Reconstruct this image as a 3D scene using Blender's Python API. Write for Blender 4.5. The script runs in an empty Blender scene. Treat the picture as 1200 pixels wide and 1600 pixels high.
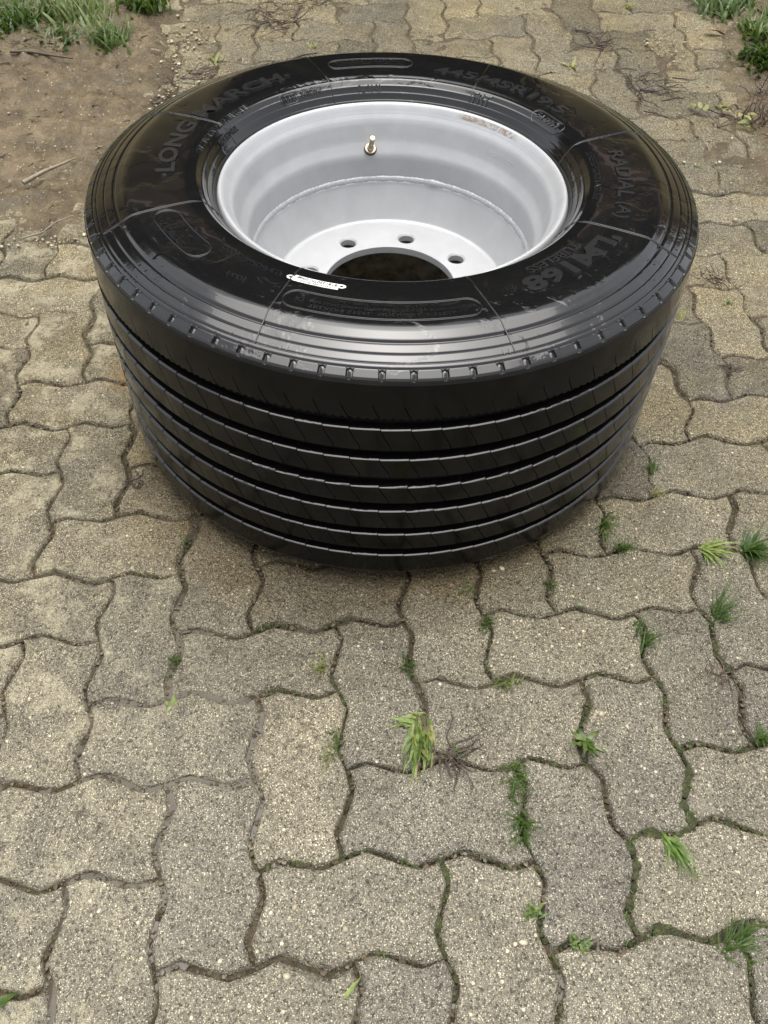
import bpy, bmesh, math, random
import numpy as np
from mathutils import Matrix, Vector

SC = bpy.context.scene
COL = SC.collection
PI = math.pi
R = math.radians

# ------------------------------------------------------------------ camera
cam_d = bpy.data.cameras.new('camera')
cam = bpy.data.objects.new('camera', cam_d)
COL.objects.link(cam)
cam_d.sensor_fit = 'VERTICAL'
cam_d.sensor_height = 24.0
cam_d.lens = 19.5
cam_d.clip_start = 0.02
cam_d.clip_end = 500.0
_r = Vector((0.99648, -0.08061, 0.02293)); _u = Vector((0.04769, 0.77037, 0.63581)); _f = Vector((0.06892, 0.63248, -0.77151))
cam.matrix_world = Matrix(((_r.x, _u.x, -_f.x, 0.3341), (_r.y, _u.y, -_f.y, -0.5438), (_r.z, _u.z, -_f.z, 1.0594), (0, 0, 0, 1)))
SC.camera = cam

# ------------------------------------------------------------------ sky and sun (overcast)
SUN_EL, SUN_AZ = 83.0, 5.0        # azimuth: direction the light comes from, clockwise from +y
world = bpy.data.worlds.new('World'); SC.world = world
world.use_nodes = True
nt = world.node_tree; nt.nodes.clear()
sky = nt.nodes.new('ShaderNodeTexSky'); sky.sky_type = 'NISHITA'; sky.sun_disc = False
sky.sun_elevation = R(SUN_EL); sky.sun_rotation = R(SUN_AZ)
sky.air_density = 1.0; sky.dust_density = 4.0; sky.ozone_density = 1.0
hs = nt.nodes.new('ShaderNodeHueSaturation'); hs.inputs['Saturation'].default_value = 0.22
bg = nt.nodes.new('ShaderNodeBackground'); bg.inputs['Strength'].default_value = 0.15
wo = nt.nodes.new('ShaderNodeOutputWorld')
nt.links.new(sky.outputs[0], hs.inputs['Color']); nt.links.new(hs.outputs[0], bg.inputs['Color']); nt.links.new(bg.outputs[0], wo.inputs[0])
sun_d = bpy.data.lights.new('sun', 'SUN'); sun_d.energy = 1.5; sun_d.angle = R(64); sun_d.color = (1.0, 0.965, 0.9)
sun = bpy.data.objects.new('sun', sun_d); COL.objects.link(sun)
_sd = Vector((math.sin(R(SUN_AZ)) * math.cos(R(SUN_EL)), math.cos(R(SUN_AZ)) * math.cos(R(SUN_EL)), math.sin(R(SUN_EL))))
sun.rotation_euler = _sd.to_track_quat('Z', 'Y').to_euler()
SC.view_settings.view_transform = 'Standard'
SC.view_settings.look = 'None'
SC.view_settings.exposure = 0.92
SC.view_settings.gamma = 1.0
SC.view_settings.use_curve_mapping = False

# ------------------------------------------------------------------ helpers
def link(o, parent=None):
    COL.objects.link(o)
    if parent is not None:
        o.parent = parent
    return o

def tag(o, label=None, cat=None, group=None, kind=None):
    if label: o['label'] = label
    if cat: o['category'] = cat
    if group: o['group'] = group
    if kind: o['kind'] = kind
    return o

def empty(name, loc=(0, 0, 0)):
    o = bpy.data.objects.new(name, None); o.location = loc
    o.empty_display_size = 0.05
    return link(o)

def mesh_obj(name, V, F, mats, parent=None, smooth=True, sharp=None, mi=None):
    me = bpy.data.meshes.new(name)
    me.from_pydata([tuple(map(float, v)) for v in V], [], F)
    for m in (mats if isinstance(mats, (list, tuple)) else [mats]):
        me.materials.append(m)
    if smooth:
        me.polygons.foreach_set('use_smooth', [True] * len(me.polygons))
    if mi is not None:
        me.polygons.foreach_set('material_index', mi)
    me.update()
    if sharp is not None:
        me.set_sharp_from_angle(angle=R(sharp))
    return link(bpy.data.objects.new(name, me), parent)

def grid_faces(nu, nv, wrap_u=False, flip=False):
    F = []
    for i in range(nu if wrap_u else nu - 1):
        a = i * nv; b = ((i + 1) % nu) * nv
        for j in range(nv - 1):
            q = (a + j, b + j, b + j + 1, a + j + 1)
            F.append(q[::-1] if flip else q)
    return F

def catmull(P, n=6):
    P = np.array(P, float); Q = np.vstack([2 * P[0] - P[1], P, 2 * P[-1] - P[-2]])
    out = []
    for i in range(1, len(Q) - 2):
        p0, p1, p2, p3 = Q[i - 1], Q[i], Q[i + 1], Q[i + 2]
        for k in range(n):
            t = k / n
            out.append(0.5 * (2 * p1 + (p2 - p0) * t + (2 * p0 - 5 * p1 + 4 * p2 - p3) * t * t + (3 * p1 - p0 - 3 * p2 + p3) * t ** 3))
    out.append(P[-1])
    return np.array(out)

def lathe(prof, n):
    """profile (r,z) swept around z; vertex order azimuth-major"""
    a = np.arange(n) * 2 * PI / n
    prof = np.array(prof, float)
    V = np.empty((n, len(prof), 3))
    V[:, :, 0] = np.cos(a)[:, None] * prof[None, :, 0]
    V[:, :, 1] = np.sin(a)[:, None] * prof[None, :, 0]
    V[:, :, 2] = prof[None, :, 1]
    return V.reshape(-1, 3), grid_faces(n, len(prof), True)

class VNoise:
    """smooth value noise on a lattice"""
    def __init__(self, seed):
        self.t = np.random.RandomState(seed).rand(257, 257)
    def __call__(self, x, y, s):
        x = np.asarray(x, float) * s; y = np.asarray(y, float) * s
        xi = np.floor(x).astype(int); yi = np.floor(y).astype(int)
        fx = x - xi; fy = y - yi
        fx = fx * fx * (3 - 2 * fx); fy = fy * fy * (3 - 2 * fy)
        t = self.t; a = xi % 256; b = yi % 256
        return (t[a, b] * (1 - fx) + t[a + 1, b] * fx) * (1 - fy) + (t[a, b + 1] * (1 - fx) + t[a + 1, b + 1] * fx) * fy
    def fbm(self, x, y, s, o=4):
        v = 0; w = 0.5
        for k in range(o):
            v = v + w * self(x + 3.7 * k, y + 1.3 * k, s * 2 ** k); w *= 0.5
        return v / (1 - 0.5 ** o)
N1, N2, N3 = VNoise(3), VNoise(11), VNoise(29)

def sstep(a, b, x):
    t = np.clip((x - a) / (b - a), 0, 1)
    return t * t * (3 - 2 * t)

# ------------------------------------------------------------------ material helpers
class NT:
    def __init__(self, name):
        self.m = bpy.data.materials.new(name); self.m.use_nodes = True
        self.t = self.m.node_tree; self.t.nodes.clear()
        self.out = self.t.nodes.new('ShaderNodeOutputMaterial')
        self.b = self.t.nodes.new('ShaderNodeBsdfPrincipled')
        self.t.links.new(self.b.outputs[0], self.out.inputs[0])
    def n(self, typ, **kw):
        o = self.t.nodes.new(typ)
        for k, v in kw.items():
            if k in o.inputs.keys(): self.set(o.inputs[k], v)
            else: setattr(o, k, v)
        return o
    def set(self, inp, v):
        if isinstance(v, bpy.types.NodeSocket): self.t.links.new(v, inp)
        elif isinstance(v, bpy.types.Node): self.t.links.new(v.outputs[0], inp)
        else:
            if inp.type == 'RGBA' and len(v) == 3: v = (*v, 1)
            inp.default_value = v
    def p(self, **kw):
        for k, v in kw.items():
            self.set(self.b.inputs[k.replace('_', ' ')], v)
    def pos(self):
        return self.n('ShaderNodeNewGeometry').outputs['Position']
    def obj(self):
        return self.n('ShaderNodeTexCoord').outputs['Object']
    def noise(self, vec, scale, detail=4, rough=0.55):
        o = self.n('ShaderNodeTexNoise'); self.set(o.inputs['Vector'], vec)
        o.inputs['Scale'].default_value = scale; o.inputs['Detail'].default_value = detail; o.inputs['Roughness'].default_value = rough
        return o.outputs['Fac']
    def vor(self, vec, scale, feature='F1', rnd=1.0):
        o = self.n('ShaderNodeTexVoronoi'); o.feature = feature; self.set(o.inputs['Vector'], vec)
        o.inputs['Scale'].default_value = scale; o.inputs['Randomness'].default_value = rnd
        return o
    def ramp(self, fac, stops, interp='LINEAR'):
        o = self.n('ShaderNodeValToRGB'); o.color_ramp.interpolation = interp
        e = o.color_ramp.elements
        while len(e) < len(stops): e.new(0.5)
        for k, (pp, c) in enumerate(stops):
            e[k].position = pp
            e[k].color = (c, c, c, 1) if isinstance(c, (int, float)) else (*c, 1)
        self.set(o.inputs[0], fac)
        return o.outputs[0]
    def mix(self, fac, a, b, mode='MIX'):
        o = self.n('ShaderNodeMix'); o.data_type = 'RGBA'; o.blend_type = mode
        self.set(o.inputs[0], fac); self.set(o.inputs[6], a); self.set(o.inputs[7], b)
        return o.outputs[2]
    def math(self, op, a, b=0.0, c=None):
        o = self.n('ShaderNodeMath'); o.operation = op
        self.set(o.inputs[0], a); self.set(o.inputs[1], b)
        if c is not None: self.set(o.inputs[2], c)
        return o.outputs[0]
    def maprange(self, v, a, b, c=0.0, d=1.0):
        o = self.n('ShaderNodeMapRange'); self.set(o.inputs[0], v)
        for k, x in zip((1, 2, 3, 4), (a, b, c, d)): o.inputs[k].default_value = x
        return o.outputs[0]
    def bump(self, h, dist, strength=1.0, normal=None):
        o = self.n('ShaderNodeBump'); self.set(o.inputs['Height'], h)
        o.inputs['Distance'].default_value = dist; o.inputs['Strength'].default_value = strength
        if normal is not None: self.set(o.inputs['Normal'], normal)
        return o.outputs[0]
    def attr(self, name):
        o = self.n('ShaderNodeAttribute'); o.attribute_name = name
        return o.outputs['Fac']

def grain_color(k, P, base_noise=True):
    """exposed aggregate: cement matrix with pale and dark grains; returns colour, height"""
    v1 = k.vor(P, 265); v2 = k.vor(P, 560); v3 = k.vor(P, 105)
    cr1 = k.n('ShaderNodeSeparateColor', Color=v1.outputs['Color']).outputs[0]
    cr2 = k.n('ShaderNodeSeparateColor', Color=v2.outputs['Color']).outputs[1]
    cr3 = k.n('ShaderNodeSeparateColor', Color=v3.outputs['Color']).outputs[2]
    matrix = k.ramp(k.noise(P, 420, 3), [(0.3, (0.115, 0.105, 0.084)), (0.7, (0.225, 0.206, 0.166))])
    g2 = k.ramp(cr2, [(0.0, (0.070, 0.062, 0.048)), (0.35, (0.17, 0.154, 0.122)), (0.62, (0.28, 0.255, 0.195)), (0.82, (0.44, 0.405, 0.31)), (1.0, (0.57, 0.53, 0.42))])
    m2 = k.ramp(v2.outputs['Distance'], [(0.40, 1.0), (0.54, 0.0)])
    c = k.mix(m2, matrix, g2)
    g1 = k.ramp(cr1, [(0.0, (0.11, 0.099, 0.077)), (0.45, (0.20, 0.182, 0.143)), (0.66, (0.26, 0.232, 0.172)), (0.72, (0.48, 0.44, 0.33)), (1.0, (0.68, 0.63, 0.49))])
    m1 = k.math('MULTIPLY', k.ramp(v1.outputs['Distance'], [(0.25, 1.0), (0.36, 0.0)]), k.ramp(cr1, [(0.38, 0.0), (0.42, 1.0)]))
    c = k.mix(m1, c, g1)
    m3 = k.math('MULTIPLY', k.ramp(v3.outputs['Distance'], [(0.17, 1.0), (0.24, 0.0)]), k.ramp(cr3, [(0.935, 0.0), (0.94, 1.0)]))
    c = k.mix(m3, c, k.ramp(cr3, [(0.955, (0.68, 0.64, 0.50)), (1.0, (0.52, 0.45, 0.32))]))
    h = k.math('ADD', k.math('MULTIPLY', m1, 0.5), k.math('MULTIPLY', m2, 0.35))
    lump = k.noise(P, 95, 5, 0.62)
    h = k.math('ADD', h, k.math('MULTIPLY', lump, 2.6))
    pit = k.ramp(k.noise(P, 210, 2), [(0.30, 0.0), (0.42, 1.0)])
    h = k.math('ADD', h, k.math('MULTIPLY', pit, 0.8))
    c = k.mix(k.math('MULTIPLY', k.math('SUBTRACT', 1.0, pit), 0.50), c, (0.055, 0.048, 0.036))
    c = k.mix(1.0, c, k.ramp(k.noise(P, 38, 5, 0.7), [(0.3, 0.80), (0.7, 1.14)]), 'MULTIPLY')
    return c, h

# ------------------------------------------------------------------ materials
def m_paver():
    k = NT('wet_aggregate_concrete'); P = k.pos()
    c, h = grain_color(k, P)
    rnd = k.n('ShaderNodeObjectInfo').outputs['Random']
    tint = k.ramp(rnd, [(0.0, (0.72, 0.72, 0.71)), (0.25, (0.94, 0.93, 0.90)), (0.6, (1.04, 1.02, 0.95)), (1.0, (1.26, 1.22, 1.10))])
    c = k.mix(1.0, c, tint, 'MULTIPLY')
    # silt film: more of it away from the camera side, greyer washed stone in front
    sep = k.n('ShaderNodeSeparateXYZ', Vector=P)
    silt = k.math('MULTIPLY', k.maprange(sep.outputs[1], -0.25, 0.60, 0.02, 0.85), k.ramp(k.noise(P, 5.0, 6, 0.62), [(0.34, 0.25), (0.62, 1.0)]))
    c = k.mix(silt, c, k.mix(1.0, c, (1.05, 0.95, 0.68), 'MULTIPLY'))
    big = k.ramp(k.noise(P, 9.0, 5, 0.6), [(0.3, 0.80), (0.7, 1.12)])
    c = k.mix(1.0, c, big, 'MULTIPLY')
    dark = k.ramp(k.noise(P, 2.6, 6, 0.65), [(0.34, 0.80), (0.55, 1.05)])
    c = k.mix(1.0, c, dark, 'MULTIPLY')
    hsn = k.n('ShaderNodeHueSaturation', Color=c); hsn.inputs['Saturation'].default_value = 0.97; c = hsn.outputs[0]
    # pale lime bloom on the left hand stones
    bl = k.math('MULTIPLY', k.ramp(k.noise(P, 16, 6, 0.7), [(0.49, 0.0), (0.62, 0.80)]), k.maprange(k.math('ADD', sep.outputs[0], k.math('MULTIPLY', k.noise(P, 3.5, 3), 0.5)), 0.46, 0.12, 0.0, 1.0))
    c = k.mix(bl, c, (0.43, 0.385, 0.26))
    # rust coloured stain beside the tyre
    vm = k.n('ShaderNodeVectorMath', operation='DISTANCE'); k.set(vm.inputs[0], P); vm.inputs[1].default_value = (-0.015, 0.684, 0.0)
    st = k.math('MULTIPLY', k.maprange(vm.outputs['Value'], 0.012, 0.062, 1.0, 0.0), k.ramp(k.noise(P, 40, 5, 0.7), [(0.38, 0.0), (0.58, 0.8)]))
    c = k.mix(st, c, (0.30, 0.165, 0.05))
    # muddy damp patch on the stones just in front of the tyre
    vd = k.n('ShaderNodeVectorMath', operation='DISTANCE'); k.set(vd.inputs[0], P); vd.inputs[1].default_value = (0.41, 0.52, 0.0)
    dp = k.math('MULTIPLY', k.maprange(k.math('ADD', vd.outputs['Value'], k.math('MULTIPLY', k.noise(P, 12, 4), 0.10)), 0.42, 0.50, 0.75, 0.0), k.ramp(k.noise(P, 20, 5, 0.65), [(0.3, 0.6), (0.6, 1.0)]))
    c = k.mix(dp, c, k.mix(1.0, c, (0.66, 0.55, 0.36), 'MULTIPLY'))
    # contact shade painted into the stone colour as a ring under the tyre
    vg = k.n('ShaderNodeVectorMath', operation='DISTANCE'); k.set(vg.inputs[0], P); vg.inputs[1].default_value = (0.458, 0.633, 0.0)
    contact_shade = k.maprange(k.math('ADD', vg.outputs['Value'], k.math('MULTIPLY', k.noise(P, 30, 4), 0.03)), 0.458, 0.490, 0.85, 0.0)
    contact_shade = k.math('MULTIPLY', contact_shade, k.maprange(vg.outputs['Value'], 0.34, 0.42, 0.0, 1.0))
    c = k.mix(contact_shade, c, k.mix(1.0, c, (0.42, 0.37, 0.28), 'MULTIPLY'))
    wet = k.ramp(k.noise(P, 7.0, 5, 0.6), [(0.35, 0.09), (0.7, 0.34)])
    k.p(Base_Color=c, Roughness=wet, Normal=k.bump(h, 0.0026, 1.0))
    k.b.inputs['Specular IOR Level'].default_value = 0.5
    return k.m

def m_soil():
    k = NT('wet_mud'); P = k.pos()
    wet = k.attr('wet'); mud = k.attr('mud'); moss = k.attr('moss')
    n = k.noise(P, 60, 6, 0.65)
    c = k.ramp(n, [(0.25, (0.030, 0.022, 0.012)), (0.5, (0.060, 0.045, 0.024)), (0.75, (0.105, 0.080, 0.045))])
    cm = k.ramp(k.noise(P, 14, 7, 0.66), [(0.28, (0.060, 0.043, 0.024)), (0.5, (0.118, 0.087, 0.047)), (0.72, (0.215, 0.166, 0.098))])
    v = k.vor(P, 170); cr = k.n('ShaderNodeSeparateColor', Color=v.outputs['Color']).outputs[0]
    sp = k.math('MULTIPLY', k.ramp(v.outputs['Distance'], [(0.2, 1.0), (0.3, 0.0)]), k.ramp(cr, [(0.90, 0.0), (0.91, 1.0)]))
    cm = k.mix(sp, cm, (0.50, 0.44, 0.30))
    c = k.mix(mud, c, cm)
    cg = k.ramp(k.noise(P, 240, 4, 0.6), [(0.3, (0.018, 0.026, 0.006)), (0.7, (0.060, 0.078, 0.022))])
    c = k.mix(moss, c, cg)
    cw = k.ramp(k.noise(P, 30, 4), [(0.3, (0.040, 0.032, 0.020)), (0.7, (0.085, 0.070, 0.047))])
    c = k.mix(wet, c, cw)
    h = k.math('ADD', n, k.math('MULTIPLY', k.noise(P, 260, 4, 0.6), 0.5))
    h = k.math('MULTIPLY', h, k.math('SUBTRACT', 1.0, k.math('MULTIPLY', wet, 0.97)))
    ro = k.math('SUBTRACT', k.ramp(k.noise(P, 20, 5), [(0.35, 0.12), (0.65, 0.46)]), k.math('MULTIPLY', wet, 0.30))
    k.p(Base_Color=c, Roughness=k.math('MAXIMUM', ro, 0.05), Normal=k.bump(h, 0.007, 1.0))
    k.set(k.b.inputs['Specular IOR Level'], k.math('SUBTRACT', 0.45, k.math('MULTIPLY', wet, 0.20)))
    return k.m

def m_ground():
    k = NT('rough_grass_ground'); P = k.pos()
    c = k.ramp(k.noise(P, 3.0, 7, 0.65), [(0.3, (0.045, 0.055, 0.018)), (0.55, (0.085, 0.085, 0.032)), (0.75, (0.13, 0.105, 0.055))])
    k.p(Base_Color=c, Roughness=0.7, Normal=k.bump(k.noise(P, 20, 5), 0.02))
    return k.m

def m_rubber(name, base=(0.0060, 0.0060, 0.0063), kind='side'):
    k = NT(name); P = k.obj()
    n1 = k.noise(P, 7.0, 3, 0.5); n2 = k.noise(P, 34, 3, 0.55)
    film = k.ramp(k.math('ADD', k.math('MULTIPLY', n1, 0.78), k.math('MULTIPLY', n2, 0.22)), [(0.46, 0.0), (0.50, 1.0)])
    dry, wet, coat, spec = {'side': (0.07, 0.02, 0.70, 0.42), 'tread': (0.20, 0.10, 0.12, 0.16), 'letter': (0.22, 0.12, 0.6, 0.5)}[kind]
    ro = k.ramp(film, [(0.0, dry), (1.0, wet)])
    h = k.math('ADD', k.math('MULTIPLY', film, 0.5), k.math('MULTIPLY', k.noise(P, 13, 2, 0.4), 0.9))
    bd = {'side': 0.0009, 'tread': 0.0003, 'letter': 0.0003}[kind]
    nb = k.bump(k.noise(P, 900, 2), 0.00010, 0.5, k.bump(h, bd, 0.7))
    dust = k.ramp(k.noise(P, 18, 6, 0.7), [(0.5, 0.0), (0.8, 0.30)])
    k.p(Base_Color=k.mix(dust, base, (0.022, 0.019, 0.013)), Roughness=ro, Normal=nb)
    k.b.inputs['Specular IOR Level'].default_value = spec
    k.b.inputs['Coat Weight'].default_value = coat
    k.b.inputs['Coat Roughness'].default_value = {'side': 0.02, 'tread': 0.07, 'letter': 0.15}[kind]
    k.b.inputs['Coat IOR'].default_value = 1.40
    k.set(k.b.inputs['Coat Normal'], k.bump(h, bd, 1.0))
    return k.m

def m_rim():
    k = NT('silver_rim_paint'); P = k.obj()
    sep = k.n('ShaderNodeSeparateXYZ', Vector=P)
    ang = k.math('ARCTAN2', sep.outputs[1], sep.outputs[0])
    rad = k.math('SQRT', k.math('ADD', k.math('MULTIPLY', sep.outputs[0], sep.outputs[0]), k.math('MULTIPLY', sep.outputs[1], sep.outputs[1])))
    c = k.ramp(k.noise(P, 25, 5, 0.6), [(0.3, (0.405, 0.41, 0.418)), (0.7, (0.455, 0.46, 0.466))])
    # faint water runs and grime
    run = k.ramp(k.noise(k.n('ShaderNodeMapping', Vector=P, Scale=(60, 60, 7)).outputs[0], 1.0, 4, 0.6), [(0.55, 0.0), (0.78, 0.10)])
    c = k.mix(run, c, (0.42, 0.40, 0.35))
    # rust along the inside of the flange on the far right, and flecks elsewhere
    a1 = k.math('MULTIPLY', k.maprange(ang, R(31), R(36), 0, 1), k.maprange(ang, R(60), R(56), 0, 1))
    r1 = k.math('MULTIPLY', k.maprange(rad, 0.2495, 0.2505, 0, 1), k.maprange(rad, 0.2556, 0.2545, 0, 1))
    zt = k.maprange(sep.outputs[2], 0.385, 0.390, 0, 1)
    rn = k.ramp(k.noise(P, 130, 5, 0.7), [(0.36, 0.0), (0.58, 0.85)])
    ru = k.math('MULTIPLY', k.math('MULTIPLY', a1, r1), k.math('MULTIPLY', zt, rn))
    a2 = k.math('MULTIPLY', k.maprange(ang, R(122), R(126), 0, 1), k.maprange(ang, R(152), R(147), 0, 1))
    ru2 = k.math('MULTIPLY', k.math('MULTIPLY', a2, k.maprange(rad, 0.2575, 0.2595, 0, 1)), k.ramp(k.noise(P, 90, 5, 0.7), [(0.50, 0.0), (0.58, 0.8)]))
    fl = k.math('MULTIPLY', k.ramp(k.noise(P, 75, 6, 0.75), [(0.73, 0.0), (0.76, 0.8)]), 0.8)
    rust = k.math('MAXIMUM', k.math('MAXIMUM', ru, ru2), fl)
    rc = k.ramp(k.noise(P, 240, 3), [(0.3, (0.075, 0.042, 0.018)), (0.7, (0.24, 0.165, 0.090))])
    c = k.mix(rust, c, rc)
    # dried mud splashed over the hidden lower half of the barrel, seen through the bore
    mudm = k.math('MULTIPLY', k.maprange(sep.outputs[2], 0.205, 0.185, 0.0, 1.0), k.ramp(k.noise(P, 26, 6, 0.7), [(0.34, 0.55), (0.58, 1.0)]))
    c = k.mix(mudm, c, k.ramp(k.noise(P, 38, 5, 0.65), [(0.32, (0.040, 0.028, 0.014)), (0.5, (0.150, 0.118, 0.066)), (0.7, (0.26, 0.215, 0.13))]))
    rust = k.math('MAXIMUM', rust, mudm)
    k.p(Base_Color=c, Roughness=k.math('ADD', k.ramp(k.noise(P, 12, 4), [(0.3, 0.30), (0.7, 0.42)]), k.math('MULTIPLY', rust, 0.35)),
        Metallic=k.math('MULTIPLY', k.math('SUBTRACT', 1.0, rust), 0.22),
        Normal=k.bump(k.math('ADD', k.noise(P, 300, 3), k.math('MULTIPLY', rust, -0.8)), 0.0003, 0.6))
    return k.m

def m_simple(name, col, rough=0.5, metal=0.0, var=0.25, scale=60, bump=0.0, spec=0.5):
    k = NT(name); P = k.obj()
    n = k.noise(P, scale, 4)
    lo = tuple(x * (1 - var) for x in col); hi = tuple(min(1, x * (1 + var)) for x in col)
    k.p(Base_Color=k.ramp(n, [(0.3, lo), (0.7, hi)]), Roughness=rough, Metallic=metal)
    k.b.inputs['Specular IOR Level'].default_value = spec
    if bump: k.p(Normal=k.bump(n, bump))
    return k.m

def m_leaf(name, cols, rough=0.38, trans=0.25):
    k = NT(name)
    P = k.pos()
    oi = k.n('ShaderNodeObjectInfo').outputs['Random']
    f = k.math('ADD', k.math('MULTIPLY', k.noise(P, 130, 3), 0.75), k.math('MULTIPLY', oi, 0.25))
    st = [(0.25 + 0.5 * i / (len(cols) - 1), c) for i, c in enumerate(cols)]
    c = k.ramp(f, st)
    k.p(Base_Color=c, Roughness=rough)
    tr = k.n('ShaderNodeBsdfTranslucent'); k.set(tr.inputs[0], k.mix(1.0, c, (1.3, 1.5, 0.7), 'MULTIPLY'))
    mx = k.n('ShaderNodeMixShader'); mx.inputs[0].default_value = trans
    k.t.links.new(k.b.outputs[0], mx.inputs[1]); k.t.links.new(tr.outputs[0], mx.inputs[2]); k.t.links.new(mx.outputs[0], k.out.inputs[0])
    return k.m

M_PAVER = m_paver(); M_SOIL = m_soil(); M_GROUND = m_ground()
M_SIDE = m_rubber('wet_sidewall_rubber'); M_TREAD = m_rubber('wet_tread_rubber', (0.0038, 0.0036, 0.0033), 'tread')
M_LIP = m_rubber('water_beaded_rib_edge', (0.006, 0.006, 0.006), 'side'); M_LETTER = m_rubber('raised_rubber_lettering', (0.017, 0.017, 0.0175), 'letter')
M_RIM = m_rim()
M_WELD = m_simple('painted_weld_bead', (0.38, 0.385, 0.395), 0.34, 0.25, 0.08, 200, 0.0006)
M_BRASS = m_simple('nickel_plated_brass', (0.40, 0.34, 0.24), 0.30, 1.0, 0.2)
M_GROMMET = m_simple('black_rubber_grommet', (0.02, 0.02, 0.02), 0.4)
M_STICKER = m_simple('white_barcode_paper', (0.78, 0.77, 0.74), 0.45, 0, 0.05)
M_INK = m_simple('black_print', (0.02, 0.02, 0.02), 0.5)
M_GRASS = m_leaf('grass_blade', [(0.030, 0.062, 0.012), (0.072, 0.118, 0.024), (0.18, 0.21, 0.062)])
M_DRY = m_leaf('wilted_blade', [(0.10, 0.12, 0.030), (0.21, 0.22, 0.065), (0.36, 0.34, 0.13)], 0.5)
M_PALE = m_leaf('limp_pale_leaf', [(0.06, 0.12, 0.018), (0.15, 0.22, 0.05), (0.34, 0.37, 0.14)], 0.45)
M_DARKW = m_simple('withered_stem', (0.055, 0.036, 0.028), 0.55, 0, 0.4, 200)
M_TWIG = m_simple('wet_twig', (0.075, 0.052, 0.034), 0.5, 0, 0.4, 150)
M_STICK = m_simple('bleached_stick', (0.23, 0.19, 0.14), 0.55, 0, 0.3, 120)
M_DEADLEAF = m_simple('brown_dead_leaf', (0.20, 0.11, 0.05), 0.5, 0, 0.4, 120)
M_MOSS = None
def m_moss():
    k = NT('dark_moss'); P = k.pos()
    n = k.noise(P, 420, 4, 0.65)
    c = k.ramp(k.math('ADD', k.math('MULTIPLY', n, 0.6), k.math('MULTIPLY', k.noise(P, 70, 3), 0.4)), [(0.36, (0.016, 0.014, 0.006)), (0.48, (0.032, 0.036, 0.010)), (0.62, (0.085, 0.098, 0.026))])
    k.p(Base_Color=c, Roughness=0.75, Normal=k.bump(n, 0.003))
    return k.m
M_MOSS = m_moss()
def m_pebble():
    k = NT('pale_pebble'); rnd = k.n('ShaderNodeObjectInfo').outputs['Random']
    P = k.pos()
    c = k.ramp(k.noise(P, 55, 2), [(0.3, (0.17, 0.13, 0.08)), (0.5, (0.32, 0.27, 0.18)), (0.7, (0.52, 0.46, 0.34))])
    k.p(Base_Color=c, Roughness=0.35)
    return k.m
M_PEBBLE = m_pebble()

# ------------------------------------------------------------------ the ground surface
U = 0.1125                                     # paving module, metres
def rise(x, y):
    c = np.asarray(x, float) / U; r = np.asarray(y, float) / U
    s = 10.2 - 1.6 * np.clip((c + 1) / 12, 0, 1)
    t = np.clip((r - s) / 1.2, -30, 30)
    return 0.0096 * 1.2 * np.log1p(np.exp(t))

NODES={(0,0):(-5,6),(1,0):(-5,9),(2,0):(-1,4),(3,0):(1,7),(0,-1):(0,13),(1,-1):(0,-1),(2,-1):(0,-1),(3,-1):(7,5),(4,0):(0,9),(5,0):(-3,4),(6,0):(9,1),(6,-1):(-11,-9),(5,-1):(3,-4),(7,0):(3,-1),(7,-1):(6,-2),(8,-1):(-1,-1),(8,0):(3,-1),(7,-2):(-7,12),(6,-2):(16,-2),(5,-2):(7,-15),(5,-3):(6,-7),(4,-2):(2,-6),(3,-2):(-4,5),(2,-2):(5,-4),(2,-3):(2,4),(3,-3):(3,1),(4,-3):(-4,-3),(1,-2):(-1,-3),(0,-2):(-2,0),(1,-3):(3,6),(0,-3):(-1,5),(0,1):(-4,-2),(0,2):(3,-5),(1,2):(-7,-2),(1,1):(-4,1),(2,1):(-7,-3),(3,1):(2,4),(4,1):(-9,4),(1,3):(5,2),(0,3):(-4,7),(-1,3):(3,-2),(-1,2):(-5,4),(5,1):(-1,4),(6,1):(-2,0),(7,1):(5,-8),(8,1):(-8,-6),(6,2):(-1,1),(7,2):(-7,-6),(8,2):(14,-7),(7,3):(2,-7),(8,3):(-2,-2),(9,3):(7,-10),(9,2):(-23,-11),(8,4):(-5,0),(9,4):(-19,12),(9,5):(11,-2),(10,5):(-16,-3),(10,6):(3,3),(-1,5):(-4,-7),(0,5):(-6,-2),(-2,5):(1,4),(-1,6):(10,0),(-2,8):(-2,-16),(-1,8):(-10,-2),(7,18):(-46,-27),(6,18):(-35,-22),(8,18):(-35,-17),(9,18):(-25,-3),(9,19):(-31,-1),(10,19):(-37,7),(10,18):(-15,10),(10,17):(-25,13),(9,17):(-26,-7),(9,16):(-37,-4),(8,19):(-40,4),(7,19):(-33,-27),(6,19):(-35,-34),(11,16):(-32,-4),(10,16):(2,0),(11,15):(-22,13),(12,15):(-35,7),(12,13):(-15,9),(11,13):(-41,-1),(11,17):(-21,12),(4,19):(-5,-26),(3,18):(-30,-19),(2,19):(-28,3),(2,18):(-27,-15)}
_nk = np.array(list(NODES.keys()), float); _nd = np.array(list(NODES.values()), float) / 1000.0
_rs = np.random.RandomState(5)
_cache = {}
def node(i, j):
    """surveyed paving lattice node (laid by hand, so never quite square)"""
    if (i, j) not in _cache:
        if (i, j) in NODES:
            d = np.array(NODES[(i, j)]) / 1000.0
        else:
            w = np.exp(-((_nk[:, 0] - i) ** 2 + (_nk[:, 1] - j) ** 2) / (2 * 1.5 ** 2))
            d = (w[:, None] * _nd).sum(0) / (w.sum() + 0.12) + _rs.normal(0, 0.0022, 2)
        _cache[(i, j)] = np.array((i * U + d[0], j * U + d[1]))
    return _cache[(i, j)]

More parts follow.
